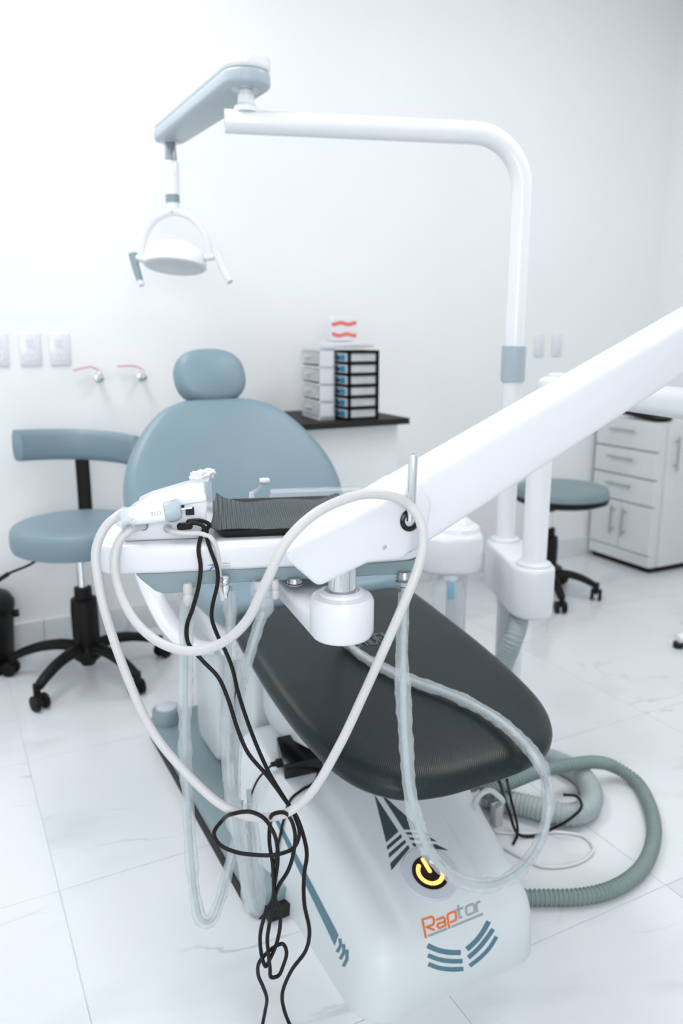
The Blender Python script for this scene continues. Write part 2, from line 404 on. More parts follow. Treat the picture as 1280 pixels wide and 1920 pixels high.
# ------------------------------------------------------------------ counter with black top and drawer towers
CZ = 0.867
ct = thing('counter', 'white counter cabinet with black worktop against the back wall', 'counter', (1.4, 2.9, 0))
obj('body', B(1.13, 1.645, 2.70, WY-0.015, 0.0, CZ-0.024, bev=0.002), 'wall', ct, smooth=False)
obj('worktop', B(1.11, 1.668, 2.645, WY-0.002, CZ-0.024, CZ, bev=0.002), 'rubber_dark', ct, smooth=False)
def tower_black():
    x0, x1, y0, y1, z0, z1 = 1.404, 1.537, 2.664, 2.800, CZ, CZ+0.262
    t = thing('drawer_tower', 'black framed desk organiser with six blue labelled clear drawers', 'organiser', ((x0+x1)/2, (y0+y1)/2, CZ))
    bm = bmesh.new(); e = 0.009; n = 6; hh = (z1-z0-e)/n
    for k in range(n+1): box(bm, x0, x1, y0, y1, z0+k*hh, z0+k*hh+e)
    for a in (x0, x1-e*1.3):
        for b in (y0, y1-e): box(bm, a, a+e*1.3, b, b+e, z0, z1)
    box(bm, x1-0.004, x1, y0, y1, z0, z1)
    obj('frame', bm, 'black_plastic', t, smooth=False)
    for k in range(n):
        za, zb = z0+k*hh+e+0.001, z0+(k+1)*hh-0.002
        d = obj('drawer', B(x0-0.008, x1-0.006, y0+0.006, y1-0.006, za, zb, bev=0.0015, seg=1), 'clear_drawer', t, smooth=False)
        bm = B(x0-0.0095, x0-0.008, y0+0.009, y0+0.046, za+0.004, zb-0.004); obj('label', bm, 'blue_label', d, smooth=False)
        bm = B(x0-0.0095, x0-0.008, y0+0.068, y0+0.108, za+0.004, zb-0.004); obj('label', bm, 'blue_label', d, smooth=False)
        obj('handle', B(x0-0.016, x0-0.008, y0+0.050, y0+0.064, za+0.01, zb-0.012, bev=0.001), 'rubber_dark', d, smooth=False)
tower_black()
def tower_white():
    # turned a little, so built in its own coordinates
    t = thing('drawer_tower', 'translucent white desk organiser with four clear drawers', 'organiser', (1.352, 2.825, CZ), math.radians(-6))
    x0, x1, y0, y1, z0, z1 = -0.03, 0.034, -0.10, 0.10, 0, 0.272
    bm = bmesh.new(); e = 0.008; n = 4; hh = (z1-z0-0.012)/n
    for k in range(n+1): box(bm, x0, x1, y0, y1, z0+k*hh, z0+k*hh+e+(0.006 if k in (0, n) else 0))
    box(bm, x0+0.004, x1, y0, y0+0.006, z0, z1); box(bm, x0+0.004, x1, y1-0.006, y1, z0, z1); box(bm, x1-0.005, x1, y0, y1, z0, z1)
    obj('frame', bm, 'white_plastic', t, smooth=False, local=True)
    for k in range(n):
        za, zb = z0+k*hh+e+0.007, z0+(k+1)*hh-0.002
        d = obj('drawer', B(x0-0.006, x1-0.008, y0+0.009, y1-0.009, za, zb, bev=0.002, seg=1), 'clear_drawer', t, smooth=False, local=True)
        obj('handle', B(x0-0.014, x0-0.006, -0.03, 0.03, zb-0.022, zb-0.014, bev=0.001), 'white_plastic', d, smooth=False, local=True)
tower_white()
tag(obj('flat_box', B(1.37, 1.55, 2.72, 2.86, CZ+0.2722, CZ+0.293, bev=0.004), 'white_plastic'), 'flat white box lying on the drawer towers', 'box')
pk = thing('striped_pack', 'small white pack with two red stripes on top of the towers', 'pack', (1.436, 2.8, CZ+0.2935))
bm = bmesh.new(); z0 = CZ+0.2935
cushion(bm, rrect(-0.055, 0.055, -0.03, 0.03, 0.01), lambda u, v, w: Vector((1.436+u, 2.79+v, z0+0.092+w)), 0.092, 0.002)
obj('wrap', bm, 'white_plastic', pk)
for za in (0.026, 0.068):
    bm = bmesh.new(); P = [(1.383+0.0133*k, 2.7592, z0+za+0.0035*math.sin(k*1.3+za*60)) for k in range(9)]
    for a, b in zip(P, P[1:]):
        add(bm, [(a[0], a[1], a[2]-0.007), (b[0], b[1], b[2]-0.007), (b[0], b[1], b[2]+0.007), (a[0], a[1], a[2]+0.007)], [(0, 1, 2, 3)])
    bmesh.ops.remove_doubles(bm, verts=bm.verts, dist=1e-5); obj('stripe', bm, 'stripe_red', pk)

# ------------------------------------------------------------------ drawer cabinet in the corner
cb = thing('drawer_cabinet', 'white laminate cabinet with three drawers and bar handles in the corner', 'cabinet', (3.3, 2.9, 0))
CX0, CY0, CY1, CT = 3.12, 2.685, 3.095, 0.765
obj('carcass', B(CX0+0.018, WX-0.014, CY0+0.002, CY1, 0.03, CT-0.0, bev=0.002), 'laminate', cb, smooth=False)
obj('plinth', B(CX0+0.03, WX-0.02, CY0+0.012, CY1-0.01, 0.0, 0.03), 'black_plastic', cb, smooth=False)
def bar_handle(parent, p0, p1, off):
    bm = bmesh.new(); p0 = Vector(p0); p1 = Vector(p1); off = Vector(off)
    cyl(bm, p0+off, p1+off, 0.0055, n=12); d = (p1-p0)
    for k in (0.15, 0.85): cyl(bm, p0+d*k, p0+d*k+off, 0.0045, n=10)
    obj('handle', bm, 'steel', parent, label='brushed steel bar handle')
g = 0.003
for za, zb in ((0.622, 0.762), (0.482, 0.616), (0.345, 0.476)):
    d = obj('drawer', B(CX0, CX0+0.018, CY0+g, CY1-g, za+g, zb-g, bev=0.0015, seg=1), 'laminate', cb, smooth=False)
    zc = (za+zb)/2+0.02; bar_handle(d, (CX0, 2.82, zc), (CX0, 2.985, zc), (-0.024, 0, 0))
ym = (CY0+CY1)/2
for ya, yb, hy in ((CY0+g, ym-g/2, ym-0.04), (ym+g/2, CY1-g, ym+0.04)):
    d = obj('door', B(CX0, CX0+0.018, ya, yb, 0.095, 0.339, bev=0.0015, seg=1), 'laminate', cb, smooth=False)
    bar_handle(d, (CX0, hy, 0.165), (CX0, hy, 0.315), (-0.024, 0, 0))
obj('base_rail', B(CX0+0.002, CX0+0.018, CY0+g, CY1-g, 0.034, 0.09), 'laminate', cb, smooth=False)
d = obj('door', B(CX0+0.06, WX-0.016, CY0-0.016, CY0+0.002, 0.036, CT-0.003, bev=0.0015, seg=1), 'laminate', cb, smooth=False)
bar_handle(d, (CX0+0.10, CY0-0.016, 0.53), (CX0+0.10, CY0-0.016, 0.70), (0, -0.024, 0))
bk = bmesh.new(); cushion(bk, rrect(-0.05, 0.05, -0.13, 0.13, 0.02), lambda u, v, w: Vector((3.185+u, 2.83+v, CT+0.022+w+0.01*math.sin(v*20))), 0.021, 0.003)
bmesh.ops.translate(bk, vec=(0, 0, 0.009), verts=bk.verts)
tag(obj('black_pouch', bk, 'black_plastic'), 'crumpled black pouch on top of the drawer cabinet', 'pouch')
bk = bmesh.new(); cushion(bk, rrect(-0.045, 0.045, -0.07, 0.07, 0.03), lambda u, v, w: Vector((3.20+u, 2.84+v, CT+0.095+w+0.012*math.sin(u*60+v*40))), 0.045, 0.014)
tag(obj('paper_towel', bk, 'tissue'), 'crumpled white paper towel on the black pouch', 'towel')

# ------------------------------------------------------------------ stools
def stool(c, seat_top, R, base_rot, label, back_ang=None, saddle=False, base_r=0.27, so=(0, 0)):
    cx, cy = c
    t = thing('dental_stool', label, 'stool', (cx, cy, 0), 0, 'rolling dental stools')
    V = lambda x, y, z: Vector((cx+x, cy+y, z))
    # seat
    ol = [(R*math.cos(a), R*math.sin(a)) for a in [2*math.pi*i/40 for i in range(40)]]
    th = 0.085 if not saddle else 0.066
    bm = bmesh.new(); cushion(bm, ol, lambda u, v, w: V(u+so[0], v+so[1], seat_top-0.012+w), th, 0.012,
        prof=[(0.0, -1), (0.6, -1), (0.92, -1), (0.97, -0.93), (0.995, -0.75), (1.0, -0.5), (0.99, -0.22), (0.96, -0.06), (0.90, 0.02)])
    obj('seat', bm, 'vinyl' if not saddle else 'vinyl_stool', t)
    zb = seat_top-0.012-th
    if saddle:
        obj('seat_pan', LA(V(so[0], so[1], zb-0.012), (0, 0, 1), [(R*0.80, 0), (R*0.99, 0.014), (R*1.005, 0.036), (R*0.97, 0.040)], n=40), 'black_plastic', t)
        zb -= 0.012
    obj('gas_lift', CY(V(0, 0, 0.27), V(0, 0, zb), 0.0155, n=20), 'chrome', t)
    obj('collar', CY(V(0, 0, zb-0.035), V(0, 0, zb+0.002), 0.026, n=20), 'black_plastic', t)
    obj('column_sleeve', LA(V(0, 0, 0.085), (0, 0, 1), [(0.036, 0), (0.040, 0.02), (0.046, 0.06), (0.047, 0.16), (0.044, 0.205), (0.031, 0.208), (0.030, 0.245), (0.018, 0.247)], n=24), 'black_plastic', t)
    obj('hub', LA(V(0, 0, 0.045), (0, 0, 1), [(0.024, 0), (0.028, 0.01), (0.05, 0.03), (0.056, 0.055), (0.047, 0.075)], n=24), 'black_plastic', t)
    for k in range(5):
        a = base_rot + k*2*math.pi/5; ux, uy = math.cos(a), math.sin(a)
        P = [V(ux*q*base_r, uy*q*base_r, z) for q, z in ((0.08, 0.105), (0.3, 0.118), (0.6, 0.110), (0.85, 0.088), (0.97, 0.072))]
        S = spline(P, 5); bm = bmesh.new(); N = len(S)
        tube(bm, S, 0.021, 12, rfun=lambda i, an: 0.025-0.009*i/N, sq=(1.05, 0.85)); 
        lg = obj('leg', bm, 'black_plastic', t)
        e = V(ux*base_r, uy*base_r, 0)
        bm = bmesh.new(); cyl(bm, e+Vector((0, 0, 0.045)), e+Vector((0, 0, 0.086)), 0.012, n=14)
        ct_ = random.uniform(0, 6.28); ax = Vector((math.cos(ct_), math.sin(ct_), 0)); fw = Vector((-ax.y, ax.x, 0))*0.012
        box(bm, -0.008, 0.008, -0.026, 0.012, 0.03, 0.056, bev=0.006, M=Matrix.Translation(e) @ Matrix.Rotation(ct_, 4, 'Z'))
        cs = obj('caster', bm, 'black_plastic', t)
        for sgn in (-1, 1):
            p = e + fw*(-1) + Vector((0, 0, 0.0265)) + ax*sgn*0.0095
            obj('wheel', CY(p, p+ax*sgn*0.015, 0.0265, n=22, bev=0.003), 'black_plastic', cs)
    # lever
    if not saddle:
        P = [V(-0.04, -0.02, zb-0.004), V(-0.12, 0.0, zb-0.02), V(-0.165, 0.02, zb-0.05), V(-0.23, 0.035, zb-0.075), V(-0.27, 0.045, zb-0.10)]
        bm = bmesh.new(); tube(bm, spline(P, 6), 0.0045, 8); lv = obj('lever', bm, 'black_plastic', t)
        bm = bmesh.new(); tube(bm, [P[3], P[4]], 0.008, 10); obj('grip', bm, 'black_plastic', lv)
    if back_ang is not None:
        a0 = math.radians(back_ang); rad = R+0.035; zb2 = seat_top+0.155
        uo = Vector((math.cos(a0), math.sin(a0), 0)); sd = Vector((-uo.y, uo.x, 0))
        # upright bar
        P = [V(0, 0, zb-0.004)+uo*0.05, V(0, 0, zb-0.006)+uo*(R*0.85), V(0, 0, zb+0.0)+uo*(R+0.025), V(0, 0, zb+0.06)+uo*(R+0.045), V(0, 0, zb2+0.085)+uo*(R+0.055)]
        bm = bmesh.new(); tube(bm, spline(P, 8), 0.02, 12, sq=(1.25, 0.28)) ; obj('back_bar', bm, 'black_plastic', t)
        # curved pad
        bm = bmesh.new(); rows = []; n = 26; m = 14; span = 0.93
        for i in range(n+1):
            f = -1+2*i/n; e = max(0.0, abs(f)-0.93)/0.07
            k = math.sqrt(max(0.02, 1-e*e)); q = a0 + f*span; rr = rad+0.01+0.05*(1-abs(f))*0.3
            row = []
            for j in range(m):
                b = 2*math.pi*j/m; cb_, sb_ = math.cos(b), math.sin(b)
                su = math.copysign(abs(cb_)**0.6, cb_); sv = math.copysign(abs(sb_)**0.6, sb_)
                r2 = rr+0.025*su*k; row.append(bm.verts.new(V(math.cos(q)*r2, math.sin(q)*r2, zb2+0.062+0.056*sv*k + 0.018*f)))
            rows.append(row)
        for A_, B_ in zip(rows, rows[1:]):
            for j in range(m): bm.faces.new((A_[j], A_[(j+1) % m], B_[(j+1) % m], B_[j]))
        bm.faces.new(rows[0]); bm.faces.new(rows[-1][::-1])
        obj('backrest', bm, 'vinyl', t)
    return t
stool((0.402, 2.745), 0.575, 0.222, math.radians(8), 'round blue grey stool with curved backrest beside the black bin', back_ang=75)
stool((2.43, 2.66), 0.535, 0.205, math.radians(-41), 'blue grey stool with thin black-rimmed seat in front of the cabinet', saddle=True, base_r=0.227, so=(0.045, -0.023))

# ------------------------------------------------------------------ black bin
bt = thing('waste_bin', 'black round waste bin beside the stool', 'bin', (0.062, 2.98, 0))
bp_ = (0.062, 2.98)
obj('body', LA((*bp_, 0.0), (0, 0, 1), [(0.108, 0), (0.114, 0.006), (0.128, 0.215), (0.131, 0.22), (0.131, 0.23), (0.126, 0.233)], n=36), 'black_plastic', bt)
obj('lid', LA((*bp_, 0.233), (0, 0, 1), [(0.134, 0), (0.134, 0.016), (0.12, 0.04), (0.07, 0.062), (0.0, 0.068)], n=36), 'black_plastic', bt)
bm = bmesh.new(); cyl(bm, (bp_[0]+0.122, bp_[1]-0.02, 0.20), (bp_[0]+0.143, bp_[1]-0.023, 0.20), 0.014, n=16, bev=0.003); obj('handle_lug', bm, 'black_plastic', bt)

# small white leg of equipment at the picture edge
eq = thing('equipment_foot', 'white equipment leg ending in a black rubber foot on the floor', 'equipment leg', (2.52, 1.96, 0))
P = [(2.475, 1.955, 0.038), (2.53, 1.945, 0.048), (2.62, 1.93, 0.056), (2.78, 1.905, 0.064)]
bm = bmesh.new(); tube(bm, spline(P, 6), 0.024, 14, sq=(1.0, 0.7)); obj('leg', bm, 'white_enamel', eq)
obj('foot_pad', CY((2.482, 1.955, 0.0), (2.482, 1.955, 0.024), 0.02, n=18, bev=0.003), 'rubber_dark', eq)
# its far end carries a short mast so that it stands
obj('mast', CY((2.78, 1.905, 0.0), (2.78, 1.905, 0.62), 0.026, n=18), 'white_enamel', eq)
obj('base_disc', LA((2.78, 1.905, 0.0), (0, 0, 1), [(0.06, 0), (0.06, 0.02), (0.03, 0.06)], n=24), 'white_enamel', eq)
obj('shelf', PR(rrect(2.66, 2.94, 1.80, 2.01, 0.03), lambda u, v, w: Vector((u, v, w)), 0.62, 0.645, bev=0.004), 'white_enamel', eq)

# ================================================================== DENTAL CHAIR
CXc = 0.79
ch = thing('dental_chair', 'blue grey dental chair with dark leg rest on a white power base', 'dental chair', (CXc, 1.6, 0))
# gray floor plate with its black skirt
plate = obj('floor_plate', PR(rrect(0.487, 1.09, 1.335, 2.225, 0.03), lambda u, v, w: Vector((u, v, w)), 0.030, 0.062, bev=0.004), 'grey_blue_plastic', ch)
obj('skirt', PR(rrect(0.4845, 1.086, 1.337, 2.222, 0.028), lambda u, v, w: Vector((u, v, w)), 0.0, 0.0305), 'rubber_dark', plate)
obj('end_cap', B(0.51, 0.565, 1.318, 1.345, 0.001, 0.032, bev=0.004), 'rubber_dark', plate)
pd = obj('foot_switch', LA((0.53, 2.165, 0.0625), (0, 0, 1), [(0.043, 0), (0.043, 0.036), (0.040, 0.040), (0.034, 0.041)], n=32), 'grey_blue_plastic', ch)
obj('switch_cap', LA((0.53, 2.165, 0.1030), (0, 0, 1), [(0.031, 0), (0.031, 0.006), (0.028, 0.008), (0.0, 0.009)], n=32), 'button_ring', pd)
# power base housing
prof = [(0.996, 0.0), (0.996, 0.012), (0.997, 0.03), (1.000, 0.05), (1.006, 0.072), (1.016, 0.094), (1.028, 0.111), (1.043, 0.1235), (1.062, 0.134), (1.09, 0.1445), (1.13, 0.157), (1.18, 0.1725),
        (1.24, 0.191), (1.30, 0.209), (1.36, 0.227), (1.42, 0.245), (1.47, 0.260), (1.52, 0.274), (1.56, 0.284), (1.59, 0.288), (1.61, 0.284), (1.625, 0.266), (1.632, 0.23), (1.634, 0.12), (1.634, 0.0)]
def lerp_tab(tab, y):
    if y <= tab[0][0]: return tab[0][1]
    for (a, va), (b, vb) in zip(tab, tab[1:]):
        if y <= b: return va+(vb-va)*(y-a)/(b-a) if b > a else vb
    return tab[-1][1]
def side_l(y):
    v = lerp_tab([(0.99, 0.560), (1.3, 0.562), (1.40, 0.535), (1.5, 0.512), (1.63, 0.508)], y)
    r = 0.07
    if y < 0.996+r: v += r*(1-math.sqrt(max(0, 1-((0.996+r-y)/r)**2)))
    if y > 1.634-0.05: v += 0.05*(1-math.sqrt(max(0, 1-((y-1.584)/0.05)**2)))
    return v
def side_r(y):
    v = lerp_tab([(0.99, 0.955), (1.05, 0.963), (1.26, 1.0), (1.5, 1.03), (1.63, 1.03)], y)
    r = 0.05
    if y < 0.996+r: v -= r*(1-math.sqrt(max(0, 1-((0.996+r-y)/r)**2)))
    if y > 1.634-0.05: v -= 0.05*(1-math.sqrt(max(0, 1-((y-1.584)/0.05)**2)))
    return v
def smooth(a, b, x):
    t = max(0, min(1, (x-a)/(b-a))); return t*t*(3-2*t)
SL = [(0, 0), (0.004, 0.2), (0.012, 0.45), (0.022, 0.66), (0.032, 0.80), (0.044, 0.90), (0.06, 0.965), (0.08, 1.0)]
SR = [(0, 0), (0.0005, 0.25), (0.002, 0.5), (0.004, 0.72), (0.008, 0.86), (0.016, 0.95), (0.03, 0.99), (0.05, 1.0)]
bm = bmesh.new(); rows = []
NT = 40
for (y, z) in prof:
    l, r = side_l(y), side_r(y); row = []
    for dx, f in SL: row.append((l+dx, f))
    for k in range(1, NT): row.append((l+0.08+(r-0.05-l-0.08)*k/NT, 1.0))
    for dx, f in reversed(SR): row.append((r-dx, f))
    vr = []
    for x, f in row:
        zz = z*f
        if 1.0 < y < 1.6 and f > 0.99:      # raised centre panel that narrows towards the front
            hw = 0.085+0.02*smooth(1.05, 1.5, y)
            zz += 0.011*smooth(hw+0.022, hw, abs(x-(0.772+0.02*(y-1.05))))*smooth(1.03, 1.11, y)*smooth(1.6, 1.56, y)
        vr.append(bm.verts.new((x, y, zz)))
    rows.append(vr)
for A_, B_ in zip(rows, rows[1:]):
    for i in range(len(A_)-1): bm.faces.new((A_[i], A_[i+1], B_[i+1], B_[i]))
bmesh.ops.recalc_face_normals(bm, faces=bm.faces)
if sum(f.normal.z for f in bm.faces) < 0: bmesh.ops.reverse_faces(bm, faces=bm.faces)
from mathutils.bvhtree import BVHTree
BVH = BVHTree.FromBMesh(bm)
base = obj('power_base', bm, 'housing_white', ch)
base.data.set_sharp_from_angle(angle=math.radians(75))
def on(px, py, off=0.0007):
    h, n, _, _ = BVH.ray_cast(O, ray(px, py).normalized())
    if h is None: return G(px, py, 0.15)
    if n.z < 0: n = -n
    return h + n*off
Q = 1280/280.0
def c2(p): return (680+p[0]/Q, 1440+p[1]/Q)
def dense(pts, step=6.0, closed=False):
    out = []; q = pts + [pts[0]] if closed else pts
    for a, b in zip(q, q[1:]):
        k = max(1, int(math.hypot(b[0]-a[0], b[1]-a[1])/step))
        out += [(a[0]+(b[0]-a[0])*i/k, a[1]+(b[1]-a[1])*i/k) for i in range(k)]
    if not closed: out.append(q[-1])
    return out
def stroke(bm, pts, w, conv=c2, sc=Q):
    ribbon(bm, dense([conv(p) for p in pts], 3.0), w/sc, on)
def patch(bm, A_, B_, n=10):
    """strip between two px polylines of two points each"""
    VA, VB = [], []
    for i in range(n+1):
        t = i/n
        VA.append(bm.verts.new(on(A_[0][0]+(A_[1][0]-A_[0][0])*t, A_[0][1]+(A_[1][1]-A_[0][1])*t)))
        VB.append(bm.verts.new(on(B_[0][0]+(B_[1][0]-B_[0][0])*t, B_[0][1]+(B_[1][1]-B_[0][1])*t)))
    for i in range(n): bm.faces.new((VA[i], VA[i+1], VB[i+1], VB[i]))
def quadc(bm, a, b, c, d, n=8): patch(bm, (c2(a), c2(b)), (c2(d), c2(c)), n)
for polys in ([(100, 230), (305, 545), (200, 640), (99, 232)], [(205, 672), (325, 568), (335, 595), (210, 705)], [(220, 735), (360, 615), (370, 640), (225, 772)], [(235, 820), (388, 660), (400, 690), (245, 880)],
              [(152, 215), (500, 530), (352, 530), (150, 217)], [(365, 552), (530, 555), (578, 582), (380, 572)], [(392, 597), (580, 600), (635, 630), (408, 618)], [(420, 645), (625, 655), (735, 708), (435, 672)]):
    bm = bmesh.new(); quadc(bm, *polys); obj('arrow_print', bm, 'print_dark', base)
for pts, w in (([(553, 1522), (640, 1560), (740, 1580), (838, 1582)], 44), ([(556, 1605), (650, 1640), (750, 1655), (852, 1655)], 38), ([(560, 1680), (650, 1712), (750, 1725), (860, 1722)], 37),
               ([(890, 1555), (970, 1480), (1030, 1400), (1078, 1315)], 42), ([(903, 1625), (990, 1545), (1060, 1460), (1115, 1380)], 38), ([(915, 1695), (1010, 1620), (1085, 1540), (1145, 1445)], 33)):
    bm = bmesh.new(); stroke(bm, [tuple(p)[:2] for p in spline([(a, b, 0) for a, b in pts], 6)], w); obj('stripe_print', bm, 'print_teal', base)
LET = {'orange': [[(540, 1460), (510, 1300), (590, 1274), (606, 1290), (609, 1320), (600, 1345), (548, 1364), (614, 1392)],
                  [(625, 1305), (688, 1280), (700, 1292), (707, 1350), (655, 1374), (638, 1358), (645, 1336), (703, 1316)],
                  [(740, 1378), (724, 1268), (735, 1250), (783, 1230), (795, 1242), (800, 1295), (788, 1309), (748, 1324)]],
       'grey': [[(815, 1175), (828, 1283), (852, 1280)], [(795, 1222), (858, 1198)], [(882, 1200), (892, 1185), (938, 1166), (952, 1175), (960, 1225), (950, 1240), (900, 1260), (888, 1248), (882, 1200)],
                [(981, 1236), (970, 1172), (980, 1156), (1005, 1142)], [(560, 1441), (722, 1378)], [(755, 1364), (1028, 1251)]]}
for key, mt in (('orange', 'print_orange'), ('grey', 'print_grey')):
    for s in LET[key]:
        bm = bmesh.new(); stroke(bm, s, 19); obj('lettering', bm, mt, base)
# power button
bc = on(805.8, 1636.9, 0.0); bn = (on(805.8, 1636.9, 0.01)-bc).normalized()
bx = Vector((1, 0, 0)); bx = (bx-bn*bx.dot(bn)).normalized(); by = bn.cross(bx)
bt_ = obj('power_button', LA(bc-bn*0.004, bn, [(0.0575, 0), (0.0575, 0.0052), (0.0565, 0.0062), (0.040, 0.0066), (0.037, 0.0060)], n=48), 'button_ring', base)
obj('button_face', LA(bc+bn*0.0018, bn, [(0.0365, 0), (0.0365, 0.001), (0.0, 0.0012)], n=40), 'button_dark', bt_)
UP = lambda u, v: bc + bn*0.0035 + bx*u + by*v
bm = bmesh.new(); ribbon(bm, [(0.0245*math.sin(a), 0.0245*math.cos(a)) for a in [math.radians(38+284*i/40) for i in range(41)]], 0.0085, UP)
ribbon(bm, [(0, 0.002), (0, 0.029)], 0.0085, UP)
for q in ((0.0245*math.sin(math.radians(38)), 0.0245*math.cos(math.radians(38))), (-0.0245*math.sin(math.radians(38)), 0.0245*math.cos(math.radians(38))), (0, 0.002), (0, 0.029)):
    vs_ = [bm.verts.new(UP(q[0]+0.00425*math.cos(t), q[1]+0.00425*math.sin(t))) for t in [math.pi*2*i/14 for i in range(14)]]; bm.faces.new(vs_)
obj('power_symbol', bm, 'power_glow', bt_, smooth=False)
# stripe along the left flank
def c7(p): return (240+p[0]/2.909, 1500+p[1]/2.909)
bm = bmesh.new(); patch(bm, (c7((802, 112)), c7((1128, 796))), (c7((822, 108)), c7((1148, 735))), 24); obj('side_stripe', bm, 'print_teal', base)
for pts in ([(1155, 756), (1160, 792), (1140, 830)], [(1176, 786), (1177, 832), (1157, 868)], [(1195, 816), (1194, 868), (1174, 908)]):
    bm = bmesh.new(); stroke(bm, pts, 17, c7, 2.909); obj('stripe_print', bm, 'print_teal', base)
# lift mechanism covers
obj('lift_cover', PR(rrect(1.665, 1.80, 0.063, 0.43, 0.03), lambda u, v, w: Vector((w, u, v)), 0.62, 0.96, bev=0.012), 'housing_white', ch)
obj('lift_cover', PR(rrect(1.84, 2.04, 0.063, 0.44, 0.045), lambda u, v, w: Vector((w, u, v)), 0.585, 0.985, bev=0.015), 'housing_white', ch)
obj('lift_frame', B(0.63, 0.95, 1.79, 1.85, 0.063, 0.43), 'rubber_dark', ch, smooth=False)
obj('leg_support', PR([(1.12, 0.405), (1.2, 0.38), (1.60, 0.27), (1.66, 0.30), (1.66, 0.46), (1.6, 0.478)], lambda u, v, w: Vector((w, u, v)), 0.64, 0.94, bev=0.008), 'housing_white', ch)
obj('seat_frame', PR(rrect(0.555, 1.025, 1.66, 2.16, 0.06), lambda u, v, w: Vector((u, v, w)), 0.43, 0.512, bev=0.02), 'white_plastic', ch)
# leg rest
def mirror(R): return [(a, b) for a, b in R] + [(-a, b) for a, b in reversed(R) if abs(a) > 1e-6]
def smo(ol, k=4): return [(p.x, p.y) for p in spline([(a, b, 0) for a, b in ol], k, closed=True)]
lo = smo(mirror([(0, 0.985), (0.09, 0.988), (0.16, 1.008), (0.207, 1.05), (0.236, 1.11), (0.251, 1.2), (0.256, 1.32), (0.252, 1.45), (0.246, 1.57), (0.238, 1.625), (0.21, 1.642), (0.1, 1.646), (0, 1.646)]))
LZ = lambda v: 0.462+0.172*(v-1.0)
LP = lambda u, v, w: Vector((CXc+0.003+u, v, LZ(v)+w))
bm = bmesh.new(); cushion(bm, lo, LP, 0.05, 0.006); lr = obj('leg_rest', bm, 'dark_vinyl', ch)
# faint printed word on the leg rest
STR = {'A': [[(0, 0), (.4, 1), (.8, 0)], [(.16, .36), (.64, .36)]], 'S': [[(.75, 1), (.05, 1), (.05, .55), (.75, .45), (.75, 0), (0, 0)]], 'H': [[(0, 0), (0, 1)], [(.7, 0), (.7, 1)], [(0, .5), (.7, .5)]],
       'I': [[(.1, 0), (.1, 1)]], 'D': [[(0, 0), (.5, 0), (.75, .3), (.75, .7), (.5, 1), (0, 1), (0, 0)]], 'E': [[(.65, 0), (0, 0), (0, 1), (.65, 1)], [(0, .5), (.55, .5)]], 'N': [[(0, 0), (0, 1), (.7, 0), (.7, 1)]]}
adv = {'I': 0.38}
bm = bmesh.new(); s = 0.016; pen = 0.0; gc = G(648, 1222, LZ(1.42)); gc = (gc.x-CXc-0.003, gc.y)
for chx in 'ASHIDEN':
    for st in STR[chx]: ribbon(bm, dense([((pen+a)*s*1.25, b*s*2.3) for a, b in st], 0.004), 0.0030, lambda u, v: LP(gc[0]+u, gc[1]+v, 0.0085))
    pen += adv.get(chx, 1.0)
obj('printed_word', bm, 'embossed', lr, label='pale printed word')
# seat, backrest, headrest
so = smo(mirror([(0, 1.655), (0.13, 1.655), (0.225, 1.66), (0.25, 1.69), (0.258, 1.8), (0.26, 1.95), (0.25, 2.08), (0.21, 2.13), (0.1, 2.14), (0, 2.14)]))
bm = bmesh.new(); cushion(bm, so, lambda u, v, w: Vector((CXc+u, v, 0.585+0.02*(v-1.66)+w)), 0.07, 0.008); obj('seat', bm, 'vinyl', ch)
ba = math.radians(33)
def BP(u, v, w):
    return Vector((CXc+u, 2.105+v*math.sin(ba)-w*math.cos(ba)+0.16*u*u*-1.0, 0.605+v*math.cos(ba)+w*math.sin(ba)))
bo = smo(mirror([(0, -0.06), (0.12, -0.058), (0.22, -0.035), (0.295, 0.02), (0.330, 0.09), (0.338, 0.17), (0.322, 0.255), (0.288, 0.325), (0.237, 0.395), (0.185, 0.443), (0.12, 0.471), (0.06, 0.478), (0, 0.479)]))
bm = bmesh.new(); cushion(bm, bo, BP, 0.075, 0.012); obj('backrest', bm, 'vinyl', ch)
bs = [(u*0.8, 0.2+(v-0.2)*0.8) for u, v in bo]
bm = bmesh.new(); cushion(bm, bs, lambda u, v, w: BP(u, v, w-0.07), 0.03, 0.0); obj('back_shell', bm, 'white_plastic', ch)
ha = math.radians(24)
def HP(u, v, w): return Vector((0.785+u, 2.392+v*math.sin(ha)-w*math.cos(ha), 1.074+v*math.cos(ha)+w*math.sin(ha)))
ho = [(0.114*math.copysign(abs(math.cos(t))**0.78, math.cos(t)), 0.088*math.copysign(abs(math.sin(t))**0.82, math.sin(t))) for t in [2*math.pi*i/48 for i in range(48)]]
bm = bmesh.new(); cushion(bm, ho, HP, 0.085, 0.014, prof=[(0.0, -1), (0.5, -1), (0.78, -0.94), (0.93, -0.78), (0.99, -0.55), (1.0, -0.4), (0.985, -0.22), (0.94, -0.08), (0.88, 0.0)])
obj('headrest', bm, 'vinyl', ch)
bm = bmesh.new(); tube(bm, spline([BP(0, 0.40, -0.085), BP(0, 0.48, -0.075), HP(0, -0.03, -0.08)], 8), 0.02, 12, sq=(1.8, 0.5)); obj('headrest_stem', bm, 'chrome', ch)
for sx in (-1, 1):
    P = [Vector((CXc+sx*dx, y, z)) for dx, y, z in ((0.225, 1.74, 0.445), (0.27, 1.80, 0.435), (0.297, 1.90, 0.452), (0.312, 1.99, 0.50), (0.325, 2.05, 0.565), (0.33, 2.075, 0.64))]
    bm = bmesh.new(); tube(bm, spline(P, 8), 0.026, 14, sq=(1.15, 0.6)); obj('armrest', bm, 'white_plastic', ch)

